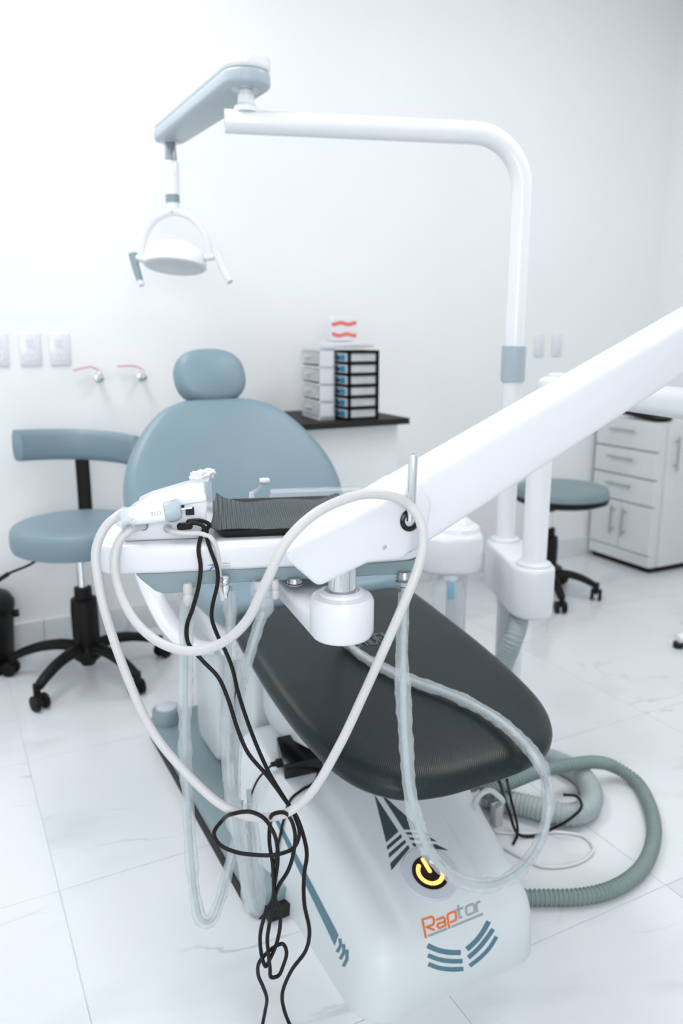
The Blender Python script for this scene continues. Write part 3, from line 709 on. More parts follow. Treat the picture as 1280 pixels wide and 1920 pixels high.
# ================================================================== POSTS, CUSPIDOR AND OPERATING LIGHT
POLE = Vector((1.49, 1.815, 0)); POST = Vector((1.395, 1.575, 0))
un = thing('delivery_unit', 'white instrument delivery tray on a long sprung arm over the leg rest', 'delivery unit', (POST.x, POST.y, 0))
ax = (POLE-POST).normalized(); ac = ax.cross(Vector((0, 0, 1))); mid = (POLE+POST)/2
stad = []
hl, hw = (POLE-POST).length/2-0.004, 0.058
for k in range(13): a = math.radians(-90+15*k); stad.append((hl+hw*math.cos(a), hw*math.sin(a)))
for k in range(13): a = math.radians(90+15*k); stad.append((-hl+hw*math.cos(a), hw*math.sin(a)))
SB = lambda u, v, w: mid + ax*u + ac*v + Vector((0, 0, w))
bxo = obj('post_box', PR(stad, SB, 0.445, 0.588, bev=0.012), 'white_plastic', un)
obj('box_screw', CY(SB(hl*0.75, 0.0615, 0.55), SB(hl*0.75, 0.064, 0.55), 0.006, n=12), 'steel', bxo)
obj('support_column', CY(SB(hl*0.35, 0, 0.02), SB(hl*0.35, 0, 0.43), 0.04, n=24), 'white_plastic', un)
obj('column_foot', LA(SB(hl*0.35, 0, 0.0), (0, 0, 1), [(0.09, 0), (0.09, 0.012), (0.05, 0.03)], n=32), 'white_plastic', un)
obj('post_collar', LA(POST+Vector((0, 0, 0.586)), (0, 0, 1), [(0.047, 0), (0.046, 0.008), (0.035, 0.014)], n=28), 'white_plastic', un)
obj('post', CY(POST+Vector((0, 0, 0.58)), POST+Vector((0, 0, 1.04)), 0.0325, n=28), 'white_enamel', un)
ELB = Vector((1.295, 0.975, 0))
kd = (ELB-POST).normalized(); kc = kd.cross(Vector((0, 0, 1))); kl = (ELB-POST).length
st2 = []
for k in range(13): a = math.radians(-90+15*k); st2.append((kl+0.045*math.cos(a), 0.045*math.sin(a)))
for k in range(13): a = math.radians(90+15*k); st2.append((0.048+0.036*math.cos(a), 0.045*math.sin(a)))
obj('link_arm', PR(st2, lambda u, v, w: POST+kd*u+kc*v+Vector((0, 0, w)), 1.034, 1.090, bev=0.02, seg=4), 'white_plastic', un)
obj('link_cap', LA(POST+kd*0.06+Vector((0, 0, 1.089)), (0, 0, 1), [(0.027, 0), (0.025, 0.007), (0.018, 0.010), (0.0, 0.011)], n=28), 'white_plastic', un)
obj('elbow_post', CY(ELB+Vector((0, 0, 1.08)), ELB+Vector((0, 0, 1.24)), 0.03, n=24), 'white_plastic', un)
# sprung arm
AY0, AY1 = 0.934, 1.014
AF = lambda u, v, w: Vector((u, w, v))
CF = lambda u, v, w: Vector((u+0.42*(w-AY0)*max(0, min(1, (0.58-u)/0.16)), w, v))
tz = lambda x: 1.036+0.434*(x-0.70); bz = lambda x: 0.930+0.452*(x-0.704)
arm = obj('sprung_arm', PR([(0.56, bz(0.56)+0.02), (0.60, bz(0.60)), (1.27, bz(1.27)), (1.33, 1.20), (1.335, 1.27), (1.30, tz(1.27)+0.005), (0.56, tz(0.56))], AF, AY0, AY1, bev=0.014, seg=4), 'white_plastic', un)
cas = obj('arm_casing', PR([(0.393, 0.908), (0.402, 0.920), (0.488, 0.946), (0.604, 0.992), (0.630, 0.960), (0.622, 0.905), (0.578, 0.878), (0.522, 0.8805), (0.446, 0.857)], CF, AY0-0.006, AY1+0.006, bev=0.010, seg=4), 'white_plastic', un)
gr = AY(768, 975, AY0-0.006)
gm = obj('grommet', LA(gr+Vector((0, 0.002, 0)), (0, -1, 0), [(0.0165, 0), (0.0165, 0.004), (0.0135, 0.006), (0.0095, 0.0045), (0.009, 0.0)], n=28), 'black_gloss', cas)
bm = bmesh.new(); p0 = gr+Vector((0, -0.002, 0)); p1 = D(775, 850, 1.088)
L_ = (p1-p0).length; lathe(bm, p0, p1-p0, [(0.0066, 0), (0.0066, L_-0.004), (0.0055, L_-0.001), (0.003, L_)], 20); obj('hanger_pin', bm, 'chrome', cas, label='upright chrome pin')
sp = AY(720, 1026, AY0-0.006); obj('screw', LA(sp+Vector((0, 0.001, 0)), (0, -1, 0), [(0.0042, 0), (0.0042, 0.001), (0.003, 0.003), (0, 0.0036)], n=14), 'chrome', cas)
# swivel under the arm
SWV = Vector((0.497, 0.962, 0))
obj('swivel_post', CY(SWV+Vector((0, 0, 0.83)), SWV+Vector((0, 0, 0.885)), 0.0205, n=28), 'chrome', un)
TLK = Vector((0.525, 1.20, 0)); kd2 = (TLK-SWV).normalized(); kc2 = kd2.cross(Vector((0, 0, 1))); k2 = (TLK-SWV).length
st3 = []
for k in range(13): a = math.radians(-90+15*k); st3.append((k2+0.042*math.cos(a), 0.042*math.sin(a)))
for k in range(13): a = math.radians(90+15*k); st3.append((0.0445*math.cos(a), 0.0445*math.sin(a)))
brk = obj('swivel_bracket', PR(st3, lambda u, v, w: SWV+kd2*u+kc2*v+Vector((0, 0, w)), 0.766, 0.800, bev=0.008), 'white_plastic', un)
obj('swivel_cap', LA(SWV+Vector((0, 0, 0.766)), (0, 0, 1), [(0.036, 0), (0.043, 0.003), (0.0465, 0.010), (0.0465, 0.056), (0.043, 0.063), (0.033, 0.066), (0.032, 0.070), (0.026, 0.072), (0.0245, 0.068)], n=36), 'white_plastic', un)
# tray head
T0 = Vector((0.226, 1.168, 0)); te = Vector((0.952, -0.306, 0)); tn = Vector((0.306, 0.952, 0))
TF = lambda s, n, z: T0 + te*s + tn*n + Vector((0, 0, z))
TZ = 0.886
tb = [(-0.034, 0.035), (-0.024, 0.008), (0.0, 0.0), (0.24, -0.004), (0.44, 0.0), (0.462, 0.008), (0.472, 0.03), (0.472, 0.25), (0.455, 0.285), (0.40, 0.30), (0.06, 0.30), (-0.012, 0.285), (-0.034, 0.25)]
tb = [(p.x, p.y) for p in spline([(a, b, 0) for a, b in tb], 3, closed=True)]
tray = obj('tray_body', PR(tb, TF, 0.840, TZ, bev=0.009, seg=4), 'white_plastic', un)
bel = [(0.022, 0.8402), (0.03, 0.83), (0.05, 0.811), (0.062, 0.806), (0.095, 0.806), (0.105, 0.810), (0.118, 0.8175), (0.465, 0.8175), (0.468, 0.8402)]
obj('tray_underside', PR(bel, lambda u, v, w: TF(u, w, v), 0.004, 0.285, bev=0.003), 'grey_blue_plastic', un)
# small maker's mark and three printed lines on the tray front
c5 = lambda x, y: (160+x/3.2, 840+y/3.2)
def onfront(px, py):
    r = ray(px, py); nn = tn; t = ((T0-tn*0.0052)-O).dot(nn)/r.dot(nn); return O+r*t
bm = bmesh.new()
ribbon(bm, [c5(*p) for p in ((725, 738), (750, 732), (775, 710), (785, 692), (770, 696), (752, 722), (748, 736))], 1.5, onfront); ribbon(bm, [c5(*p) for p in ((735, 705), (760, 700), (782, 715), (800, 690))], 1.2, onfront)
obj('emblem', bm, 'print_blue', tray, smooth=False)
for k, (a, b) in enumerate(((822, 868), (825, 872), (822, 884))):
    bm = bmesh.new(); yy = 692+k*16; x = a
    while x < b:
        w = random.uniform(4, 8); ribbon(bm, [c5(x, yy), c5(min(x+w, b), yy-0.6)], 1.9, onfront); x += w+2.5
    obj('print_line', bm, 'print_grey', tray, smooth=False)
# holders and fittings under the tray
def fitting(px, py, z, mt, l=0.03, r=0.009, nm='hose_fitting'):
    p = G(px, py, z); p = Vector((p.x, p.y, z))
    return obj(nm, LA(p, (0, 0, -1), [(r*0.8, -0.006), (r, 0), (r, l*0.3), (r*0.75, l*0.35), (r*1.05, l*0.5), (r*1.05, l*0.8), (r*0.6, l)], n=20), mt, un)
fitting(352, 1100, 0.8168, 'hose_white', 0.03, 0.008)
fitting(490, 1094, 0.8168, 'clear', 0.055, 0.018, 'clear_holder'); fitting(490, 1096, 0.8168, 'hose_white', 0.02, 0.012)
fitting(757, 1078, 0.8168, 'steel', 0.02, 0.013); fitting(515, 1094, 0.8168, 'hose_white', 0.025, 0.007); fitting(552, 1090, 0.8168, 'steel', 0.006, 0.012)
bf = onfront(421, 1086); bm = bmesh.new()
lathe(bm, bf-tn*0.006+Vector((0, 0, 0.008)), (0, 0, -1), [(0.004, 0), (0.0075, 0.002), (0.0078, 0.010), (0.006, 0.012), (0.0075, 0.014), (0.0072, 0.024), (0.005, 0.028), (0.004, 0.036)], 18)
bmesh.ops.create_uvsphere(bm, u_segments=14, v_segments=8, radius=0.0058, matrix=Matrix.Translation(bf-tn*0.013+Vector((0, 0, 0.0))))
obj('chrome_fitting', bm, 'chrome', un)
lk = SB(-hl*0.1, 0.055, 0)

# cuspidor block on the chair side
cu = thing('cuspidor_block', 'white rounded cuspidor block with domed top between chair and posts', 'cuspidor', (1.27, 1.74, 0))
cc = Vector((1.262, 1.765, 0))
obj('body', PR(rrect(-0.098, 0.082, -0.08, 0.075, 0.06), lambda u, v, w: cc+Vector((u*cY+v*sY, -u*sY+v*cY, w)), 0.545, 0.655, bev=0.014), 'white_plastic', cu)
obj('dome', LA(cc+Vector((0.015, 0, 0.653)), (0, 0, 1), [(0.066, 0), (0.062, 0.014), (0.05, 0.022), (0.044, 0.023), (0.036, 0.034), (0.02, 0.040), (0, 0.041)], n=32), 'white_plastic', cu)
obj('stand', CY(cc+Vector((0.045, 0.035, 0.0)), cc+Vector((0.045, 0.035, 0.55)), 0.03, n=24), 'white_plastic', cu)
obj('stand_foot', LA(cc+Vector((0.045, 0.035, 0.0)), (0, 0, 1), [(0.07, 0), (0.07, 0.012), (0.035, 0.03)], n=28), 'white_plastic', cu)
bo_ = thing('water_bottle', 'clear water bottle hanging under the cuspidor block', 'bottle', cc+Vector((-0.025, -0.055, 0.33)))
bb = cc+Vector((-0.028, -0.03, 0))
obj('bottle_body', LA(bb+Vector((0, 0, 0.33)), (0, 0, 1), [(0.044, 0), (0.048, 0.01), (0.048, 0.17), (0.036, 0.195), (0.028, 0.2)], n=28), 'clear', bo_)
obj('bottle_cap', CY(bb+Vector((0, 0, 0.529)), bb+Vector((0, 0, 0.5448)), 0.03, n=24), 'white_plastic', bo_)
obj('dip_tube', CY(bb+Vector((-0.012, -0.01, 0.345)), bb+Vector((-0.012, -0.01, 0.53)), 0.004, n=10), 'hose_white', bo_)
obj('blue_clip', B(bb.x-0.034, bb.x-0.018, bb.y-0.052, bb.y-0.046, 0.485, 0.535, bev=0.002), 'pale_cyan', bo_)

# operating light
ol_ = thing('operating_light', 'white dental operating light on a bent pole and swing arm', 'operating light', (POLE.x, POLE.y, 0.588))
TA = D(436, 228, 1.985); 
ztop = 1.745; A0 = Vector((TA.x, TA.y, TA.z)); dirn = (Vector((POLE.x, POLE.y, 0))-Vector((A0.x, A0.y, 0))).normalized()
ztop = A0.z
Pp = Vector((POLE.x, POLE.y, 0)); R_ = 0.14
path = [Pp+Vector((0, 0, 0.58)), Pp+Vector((0, 0, 0.9)), Pp+Vector((0, 0, 1.2)), Pp+Vector((0, 0, ztop-R_))]
cb_ = Pp-dirn*R_+Vector((0, 0, ztop-R_))
for k in range(1, 13): a = math.radians(90*k/12); path.append(cb_+dirn*R_*math.cos(a)+Vector((0, 0, R_*math.sin(a))))
path += [Pp-dirn*(R_+0.15)+Vector((0, 0, ztop)), A0+dirn*0.1, A0-dirn*0.02]
bm = bmesh.new(); tube(bm, path, 0.0285, 24); obj('pole', bm, 'white_enamel', ol_)
zc1 = AX(966, 716, POLE.x).z; zc2 = AX(966, 648, POLE.x).z
obj('pole_collar', LA(Pp+Vector((0, 0, zc1)), (0, 0, 1), [(0.030, 0), (0.0345, 0.002), (0.0345, zc2-zc1-0.002), (0.030, zc2-zc1)], n=32), 'pale_blue_plastic', ol_)
obj('pole_base_ring', LA(Pp+Vector((0, 0, 0.587)), (0, 0, 1), [(0.044, 0), (0.043, 0.008), (0.031, 0.013)], n=28), 'white_plastic', ol_)
# swing arm
PV = Vector((A0.x+dirn.x*0.035, A0.y+dirn.y*0.035, 0))
obj('pivot', LA(PV+Vector((0, 0, ztop+0.022)), (0, 0, 1), [(0.032, 0), (0.031, 0.012), (0.022, 0.02), (0.021, 0.040), (0.016, 0.042), (0.0155, 0.078)], n=24), 'white_enamel', ol_)
zA = ztop+0.088
FE = D(318, 250, 2.52); FE = Vector((FE.x, FE.y, 0)); sd = (FE-PV).normalized(); sc_ = sd.cross(Vector((0, 0, 1))); sl = (FE-PV).length
def arm_shell(z0, z1, grow=0.0):
    s_ = []
    for k in range(13): a = math.radians(-90+15*k); s_.append((sl+(0.05+grow)*math.cos(a), (0.05+grow)*math.sin(a)))
    for k in range(13): a = math.radians(90+15*k); s_.append(((0.062+grow)*math.cos(a), (0.062+grow)*math.sin(a)))
    return PR(s_, lambda u, v, w: PV+sd*u+sc_*v+Vector((0, 0, w)), z0, z1, bev=0.010, seg=3)
sw = obj('swing_arm', arm_shell(zA-0.012, zA+0.026, 0.0), 'pale_blue_plastic', ol_)
obj('arm_cover', arm_shell(zA+0.025, zA+0.062, 0.001), 'white_enamel', ol_)
obj('pivot_ring', LA(PV+Vector((0, 0, zA-0.0125)), (0, 0, -1), [(0.036, -0.001), (0.034, 0.003), (0.02, 0.003)], n=28), 'steel', sw)
obj('pivot_ring', LA(FE+Vector((0, 0, zA-0.0125)), (0, 0, -1), [(0.032, -0.001), (0.03, 0.003), (0.02, 0.003)], n=28), 'steel', sw)
# drop stem
zt = zA-0.012; dz = lambda py: AX(320, py, FE.x).z
def zpx(py):
    r = ray(320, py); t = (FE.x*sY+FE.y*cY)/(r.x*sY+r.y*cY); return CAMH+r.z*t
Z = [zpx(p) for p in (262, 303, 366, 380, 398)]
obj('stem_neck', LA(FE+Vector((0, 0, zt+0.002)), (0, 0, -1), [(0.014, 0), (0.018, 0.01), (0.020, zt-Z[1])], n=24), 'steel', ol_)
obj('stem', LA(FE+Vector((0, 0, Z[1]+0.001)), (0, 0, -1), [(0.021, 0), (0.025, 0.006), (0.0255, (Z[1]-Z[2])*0.6), (0.022, Z[1]-Z[2])], n=24), 'white_enamel', ol_)
obj('stem_ring', CY(FE+Vector((0, 0, Z[2])), FE+Vector((0, 0, Z[3])), 0.0225, n=24), 'grey_blue_plastic', ol_)
obj('stem_tip', LA(FE+Vector((0, 0, Z[3])), (0, 0, -1), [(0.02, 0), (0.02, 0.01), (0.012, Z[3]-Z[4]+0.004)], n=24), 'white_enamel', ol_)
# yoke: half hoop in the picture-facing plane
LC = FE.copy(); hx = Vector((cY, -sY, 0))            # hoop plane is square to the viewing direction
hx = (hx*0.97+Vector((sY, cY, 0))*-0.2).normalized(); hy = Vector((hx.y, -hx.x, 0))*-1
zl = zpx(484); yr = 0.121; yh = Z[4]-zl
P = [LC+hx*(-yr*math.cos(a))+Vector((0, 0, zl+yh*math.sin(a))) for a in [math.pi*i/28 for i in range(29)]]
bm = bmesh.new(); tube(bm, P, 0.011, 12, sq=(1.0, 1.1)); yk = obj('yoke', bm, 'white_plastic', ol_)
obj('yoke_screw', CY(P[14]-hy*0.010, P[14]-hy*0.0135, 0.0045, n=12), 'steel', yk)
# lamp head: shallow dish tipped down and towards the chair
lc = LC+Vector((0, 0, zl-0.002)); la = (Vector((0, 0, -1))*0.96+hy*-0.20).normalized()
hd = obj('lamp_head', LA(lc-la*0.055, la, [(0.0, 0), (0.04, 0.004), (0.075, 0.018), (0.098, 0.042), (0.104, 0.066), (0.104, 0.080), (0.098, 0.084)], n=40), 'white_enamel', ol_)
obj('lens', LA(lc+la*0.0262, la, [(0.097, 0), (0.095, 0.003), (0.05, 0.008), (0, 0.009)], n=40), 'lens', hd)
for sx, dv, mt, ln in ((-1, Vector((0.3, 0.0, -0.75)), 'grey_blue_plastic', 0.085), (1, Vector((0.45, 0, -0.75)), 'white_plastic', 0.10)):
    e = lc+hx*sx*0.104; f = lc+hx*sx*(0.150 if sx < 0 else 0.145)+Vector((0, 0, 0.006)); g2 = f+(hx*dv.x+hy*-0.2+Vector((0, 0, dv.z))).normalized()*ln
    bm = bmesh.new(); tube(bm, [e, f], 0.011, 12); pv = obj('handle_bracket', bm, 'white_plastic', hd)
    bm = bmesh.new(); S = spline([f+Vector((0, 0, 0.012)), f.lerp(g2, 0.35), g2], 6); N = len(S)
    tube(bm, S, 0.012, 14, rfun=lambda i, a: 0.0145-0.004*i/N); hn = obj('handle', bm, mt, hd, label='dark grey grip handle' if sx < 0 else 'white grip handle')
    if sx < 0:
        bm = bmesh.new(); tube(bm, [g2, g2+(g2-f).normalized()*0.016], 0.0105, 12); obj('handle_tip', bm, 'white_plastic', hd)

# ================================================================== THINGS ON THE TRAY
def plane_n(px, py, n):
    r = ray(px, py); t = ((T0+tn*n)-O).dot(tn)/r.dot(tn); return O+r*t
dv = thing('scaler_unit', 'white wedge-shaped ultrasonic scaler box standing on the delivery tray', 'scaler', TF(0.07, 0.07, TZ))
pf = [(0.006, TZ+0.0005), (0.130, TZ+0.0005), (0.134, TZ+0.057), (0.131, TZ+0.064), (0.124, TZ+0.069), (0.10, TZ+0.066), (0.045, TZ+0.052), (0.018, TZ+0.041), (0.004, TZ+0.030)]
case = obj('case', PR(pf, lambda u, v, w: TF(u, w, v), 0.022, 0.13, bev=0.005, seg=3), 'white_plastic', dv)
lidp = [(0.03, TZ+0.046), (0.134, TZ+0.059), (0.132, TZ+0.071), (0.126, TZ+0.076), (0.10, TZ+0.072), (0.045, TZ+0.057), (0.022, TZ+0.047)]
obj('lid', PR(lidp, lambda u, v, w: TF(u, w, v), 0.018, 0.134, bev=0.004, seg=3), 'white_enamel', dv)
def port(px, py, r, mt, nm, inner=None):
    p = plane_n(px, py, 0.0215); o = obj(nm, LA(p+tn*0.003, -tn, [(r, 0), (r, 0.004), (r*0.8, 0.005), (r*0.55, 0.0035)], n=24), mt, case)
    if inner: obj('port_core', LA(p+tn*0.003, -tn, [(r*0.5, 0), (r*0.45, 0.008)], n=16), inner, o)
port(268, 985, 0.0085, 'grey_blue_plastic', 'port'); port(314, 991, 0.0075, 'button_ring', 'port', 'hose_grey'); port(341, 950, 0.0038, 'rubber_dark', 'socket')
q = plane_n(356, 958, 0.0215)
obj('switch', PR(rrect(-0.0065, 0.0065, -0.006, 0.006, 0.001), lambda u, v, w: q+te*u+Vector((0, 0, v))+tn*w, -0.0025, 0.002), 'black_gloss', case, smooth=False)
cr = plane_n(322, 972, 0.0212)
bm = bmesh.new(); add(bm, [cr+te*0.014*math.cos(a)+Vector((0, 0, 0.005+0.011*math.sin(a)))-tn*0.0006 for a in [math.pi+math.pi*k/14 for k in range(15)]], [tuple(range(15))]); obj('cradle_recess', bm, 'grey_blue_plastic', case, smooth=False)
# handpiece in its cradle
hp = thing('scaler_handpiece', 'white scaler handpiece with grey end lying in the scaler box cradle', 'handpiece', plane_n(285, 970, -0.002))
h0, h1, h2 = plane_n(226, 971, -0.002), plane_n(309, 960, -0.002), plane_n(340, 955, -0.002)
dd = (h2-h0).normalized(); L1 = (h1-h0).length; L2 = (h2-h1).length
obj('body', LA(h0, dd, [(0.005, 0), (0.0095, 0.004), (0.0135, 0.018), (0.0145, L1*0.6), (0.0145, L1)], n=28), 'white_enamel', hp)
obj('end_sleeve', LA(h1, dd, [(0.0138, 0), (0.0150, 0.0015), (0.0150, L2*0.75), (0.012, L2*0.95), (0.006, L2)], n=28), 'pale_blue_plastic', hp)
obj('tip_pin', LA(h2, dd, [(0.0016, 0), (0.0014, 0.016)], n=10), 'chrome', hp)
bm = bmesh.new(); cv = spline([plane_n(226, 971, -0.002), plane_n(238, 972, -0.006), plane_n(256, 976, -0.006)], 6); tube(bm, cv, 0.016, 14, rfun=lambda i, a: 0.013+0.004*math.sin(i*0.5)+0.0025*math.sin(3*a+i)); obj('clear_cover', bm, 'sleeve', hp)
tx = bpy.data.curves.new('t', 'FONT'); tx.body = 'DTE'; tx.size = 0.0085; tx.extrude = 0
to = bpy.data.objects.new('t', tx); COL.objects.link(to); me = to.to_mesh(); bm = bmesh.new(); bm.from_mesh(me); to.to_mesh_clear(); bpy.data.objects.remove(to)
up_ = Vector((0, 0, 1)); upn = (up_-dd*up_.dot(dd)).normalized(); fr = dd.cross(upn); fr = fr if fr.dot(tn) < 0 else -fr
b0 = plane_n(303, 958, -0.002)
for v in bm.verts:
    u_, v_ = v.co.x, v.co.y; ang = 0.15-v_/0.0147+0.1
    v.co = b0-dd*u_ + (fr*math.cos(ang)+upn*math.sin(ang))*0.0148
obj('lettering', bm, 'print_grey', hp, smooth=False)

# black plastic tray with the ribbed mat
bt2 = thing('instrument_tray', 'shallow black instrument tray on the delivery tray top', 'tray', TF(0.3, 0.13, TZ))
oz = rrect(0.142, 0.462, 0.012, 0.252, 0.02, 4); iz = rrect(0.148, 0.456, 0.018, 0.246, 0.016, 4)
bm = bmesh.new(); rings = []
for pl, z in ((rrect(0.152, 0.452, 0.022, 0.242, 0.014, 4), TZ+0.0005), (oz, TZ+0.014), (iz, TZ+0.0145), (rrect(0.156, 0.448, 0.026, 0.238, 0.012, 4), TZ+0.003)):
    rings.append([bm.verts.new(TF(u, v, z)) for u, v in pl])
for A_, B_ in zip(rings, rings[1:]):
    for i in range(len(A_)): bm.faces.new((A_[i], A_[(i+1) % len(A_)], B_[(i+1) % len(A_)], B_[i]))
bm.faces.new(rings[0][::-1]); bm.faces.new(rings[-1]); obj('dish', bm, 'black_gloss', bt2)
bm = bmesh.new(); nu, nv = 40, 24; gv = []
for i in range(nu+1):
    row = []
    for j in range(nv+1):
        u, v = i/nu, j/nv
        z = TZ+0.0148+0.020*smooth(0.35, 1.0, v)*(0.45+0.55*(smooth(0.25, 0.0, u)+smooth(0.8, 1.0, u)))+0.002*math.sin(u*9+v*3)+0.006*smooth(0.06, 0, u)
        row.append((TF(0.137+0.215*u+0.012*v, 0.014+0.165*v, z)))
    gv.append(row)
V2 = [[bm.verts.new(p) for p in r] for r in gv]; V3 = [[bm.verts.new(p-Vector((0, 0, 0.0015))) for p in r] for r in gv]
for i in range(nu):
    for j in range(nv):
        bm.faces.new((V2[i][j], V2[i+1][j], V2[i+1][j+1], V2[i][j+1])); bm.faces.new((V3[i][j], V3[i][j+1], V3[i+1][j+1], V3[i+1][j]))
for i in range(nu):
    bm.faces.new((V2[i][0], V3[i][0], V3[i+1][0], V2[i+1][0])); bm.faces.new((V2[i][nv], V2[i+1][nv], V3[i+1][nv], V3[i][nv]))
for j in range(nv):
    bm.faces.new((V2[0][j], V2[0][j+1], V3[0][j+1], V3[0][j])); bm.faces.new((V2[nu][j], V3[nu][j], V3[nu][j+1], V2[nu][j+1]))
tag(obj('ribbed_mat', bm, 'ribbed_mat'), 'dark ribbed rubber mat with curled corners in the black tray', 'mat')
tag(obj('clear_dish', PR(rrect(0.25, 0.455, 0.258, 0.296, 0.008), lambda u, v, w: TF(u, v, w), TZ+0.0005, TZ+0.022, bev=0.002), 'clear'), 'clear acrylic strip dish behind the black tray', 'dish')
st_ = thing('suction_tip', 'small bent clear suction tip standing behind the ribbed mat', 'suction tip', TF(0.215, 0.275, TZ))
b0 = TF(0.215, 0.275, TZ+0.0005)
obj('holder', LA(b0, (0, 0, 1), [(0.006, 0), (0.006, 0.004), (0.004, 0.02)], n=16), 'white_plastic', st_)
bm = bmesh.new(); e_ = D(497, 902, (D(500, 940, 1.45)-O).length*0.985); tube(bm, spline([b0+Vector((0, 0, 0.018)), b0.lerp(e_, 0.55)+Vector((0, 0, 0.004)), e_], 6), 0.0035, 10); obj('stem', bm, 'clear', st_)
bm = bmesh.new(); lathe(bm, e_-te*0.010, te, [(0.005, 0), (0.006, 0.004), (0.006, 0.014), (0.004, 0.018)], 14); obj('nozzle', bm, 'white_plastic', st_)
cp = thing('cotton_holder', 'small clear pot stuffed with white tissue behind the scaler box', 'pot', TF(0.12, 0.245, TZ))
c0 = TF(0.122, 0.245, TZ)
obj('pot', LA(c0+Vector((0, 0, 0.0005)), (0, 0, 1), [(0.018, 0), (0.020, 0.004), (0.020, 0.050), (0.019, 0.052)], n=28), 'clear', cp)
bm = bmesh.new(); bmesh.ops.create_icosphere(bm, subdivisions=3, radius=0.019, matrix=Matrix.Translation(c0+Vector((0, 0, 0.054))))
for v in bm.verts:
    d_ = v.co-(c0+Vector((0, 0, 0.054))); k = 1+0.28*math.sin(d_.x*420+1)*math.sin(d_.y*380)+0.15*math.sin(d_.z*500)
    v.co = c0+Vector((0, 0, 0.054))+Vector((d_.x*k*1.05, d_.y*k, d_.z*k*0.7))+(te*0.006+Vector((0, 0, 0.012)))*max(0, d_.dot(te)/0.019)
obj('tissue', bm, 'tissue', cp)

# ================================================================== HOSES AND CABLES
def pd_(pts): return [D(*p) for p in pts]
def hose(name, label, cat, pts, r, mt, n=12, seg=10): return tag(obj(name, TU(pts, r, n, seg), mt), label, cat)
wl = [(247, 968, 1.19), (225, 967, 1.175), (200, 985, 1.165), (180, 1030, 1.16), (183, 1080, 1.16), (198, 1150, 1.165), (235, 1260, 1.175), (285, 1370, 1.185), (350, 1450, 1.19), (420, 1512, 1.19), (480, 1533, 1.185), (535, 1525, 1.18), (580, 1490, 1.17), (635, 1400, 1.15), (680, 1305, 1.13), (725, 1205, 1.10),
      (762, 1120, 1.085), (785, 1060, 1.085), (793, 1015, 1.09), (788, 980, 1.098), (770, 950, 1.102), (738, 932, 1.085), (690, 926, 1.062), (640, 938, 1.04), (585, 967, 1.02), (535, 1018, 1.01), (502, 1085, 1.02), (462, 1165, 1.05), (415, 1206, 1.08), (360, 1221, 1.10), (300, 1205, 1.125), (250, 1160, 1.15), (222, 1100, 1.165), (215, 1050, 1.172), (225, 1012, 1.178), (246, 992, 1.182), (268, 985, 1.205)]
hose('scaler_hose', 'long pale grey scaler hose looping from the handpiece over the chrome pin', 'hose', pd_(wl), 0.0068, 'hose_white', 14, 8)
hose('supply_tube', 'short white tube from scaler port down the tray front', 'tube', pd_([(314, 991, 1.205), (326, 997, 1.19), (350, 1000, 1.188), (378, 1001, 1.196), (396, 1010, 1.200), (407, 1035, 1.206), (411, 1075, 1.212), (413, 1100, 1.213), (417, 1126, 1.213)]), 0.004, 'hose_white')
def sleeved(label, pts, rt=0.0055, rs=0.014, seed=0, cut=(0, 1)):
    P = resample(spline(pd_(pts), 12), 0.006); c_ = P[0]
    t = thing('sleeved_hose', label, 'hose', c_, 0, 'plastic sleeved instrument hoses')
    bm = bmesh.new(); tube(bm, P, rt, 10); obj('tube', bm, 'hose_core', t)
    rnd = random.Random(seed); N = len(P); nz = [rnd.uniform(-1, 1) for _ in range(N//4+3)]; ph = [rnd.uniform(0, 6.28) for _ in range(N//4+3)]
    def rf(i, a):
        f = i/4; k = int(f); f -= k; v = nz[k]*(1-f)+nz[k+1]*f; p = ph[0]+i*0.06
        return rs*(1+0.16*v+0.12*math.cos(2*a+p)+0.05*math.sin(5*a+i*1.3))
    a, b = int(cut[0]*(N-1)), int(cut[1]*(N-1))
    Q_ = P[a:b+1]; off = Vector((rnd.uniform(-1, 1), rnd.uniform(-1, 1), 0))*rs*0.25
    bm = bmesh.new(); tube(bm, [p+off*math.sin(i*0.12) for i, p in enumerate(Q_)], rs, 12, rfun=rf, cap=False); obj('sleeve', bm, 'sleeve', t, label='crinkled clear plastic sleeve')
    return t
sleeved('sleeved hose hanging straight from the rounded end of the tray, looping near the floor', [(352, 1108, 1.235), (349, 1200, 1.24), (347, 1300, 1.245), (347, 1400, 1.25), (352, 1500, 1.255), (358, 1600, 1.26), (366, 1680, 1.265), (378, 1725, 1.27), (394, 1728, 1.275), (412, 1690, 1.285), (428, 1630, 1.295), (447, 1560, 1.31), (452, 1500, 1.33)], 0.0042, 0.0105, 1, (0.02, 0.97))
sleeved('sleeved hose hanging below the chrome fitting at the tray front', [(430, 1100, 1.245), (430, 1200, 1.25), (430, 1300, 1.255), (428, 1380, 1.26), (430, 1460, 1.265), (440, 1540, 1.27), (455, 1610, 1.275), (470, 1690, 1.28), (482, 1712, 1.29), (490, 1690, 1.30), (480, 1620, 1.31), (470, 1540, 1.33), (466, 1480, 1.35)], 0.0042, 0.0105, 2, (0.01, 0.97))
sleeved('sleeved hose slanting down from the clear holder under the tray', [(494, 1145, 1.25), (484, 1175, 1.26), (470, 1220, 1.27), (457, 1270, 1.28), (448, 1320, 1.29), (444, 1400, 1.295), (442, 1470, 1.30), (448, 1560, 1.305), (460, 1640, 1.31), (464, 1705, 1.315), (470, 1700, 1.325), (474, 1620, 1.335), (468, 1520, 1.35)], 0.0038, 0.0085, 3, (0.02, 0.97))
leg = lambda px, py, o=0.016: None
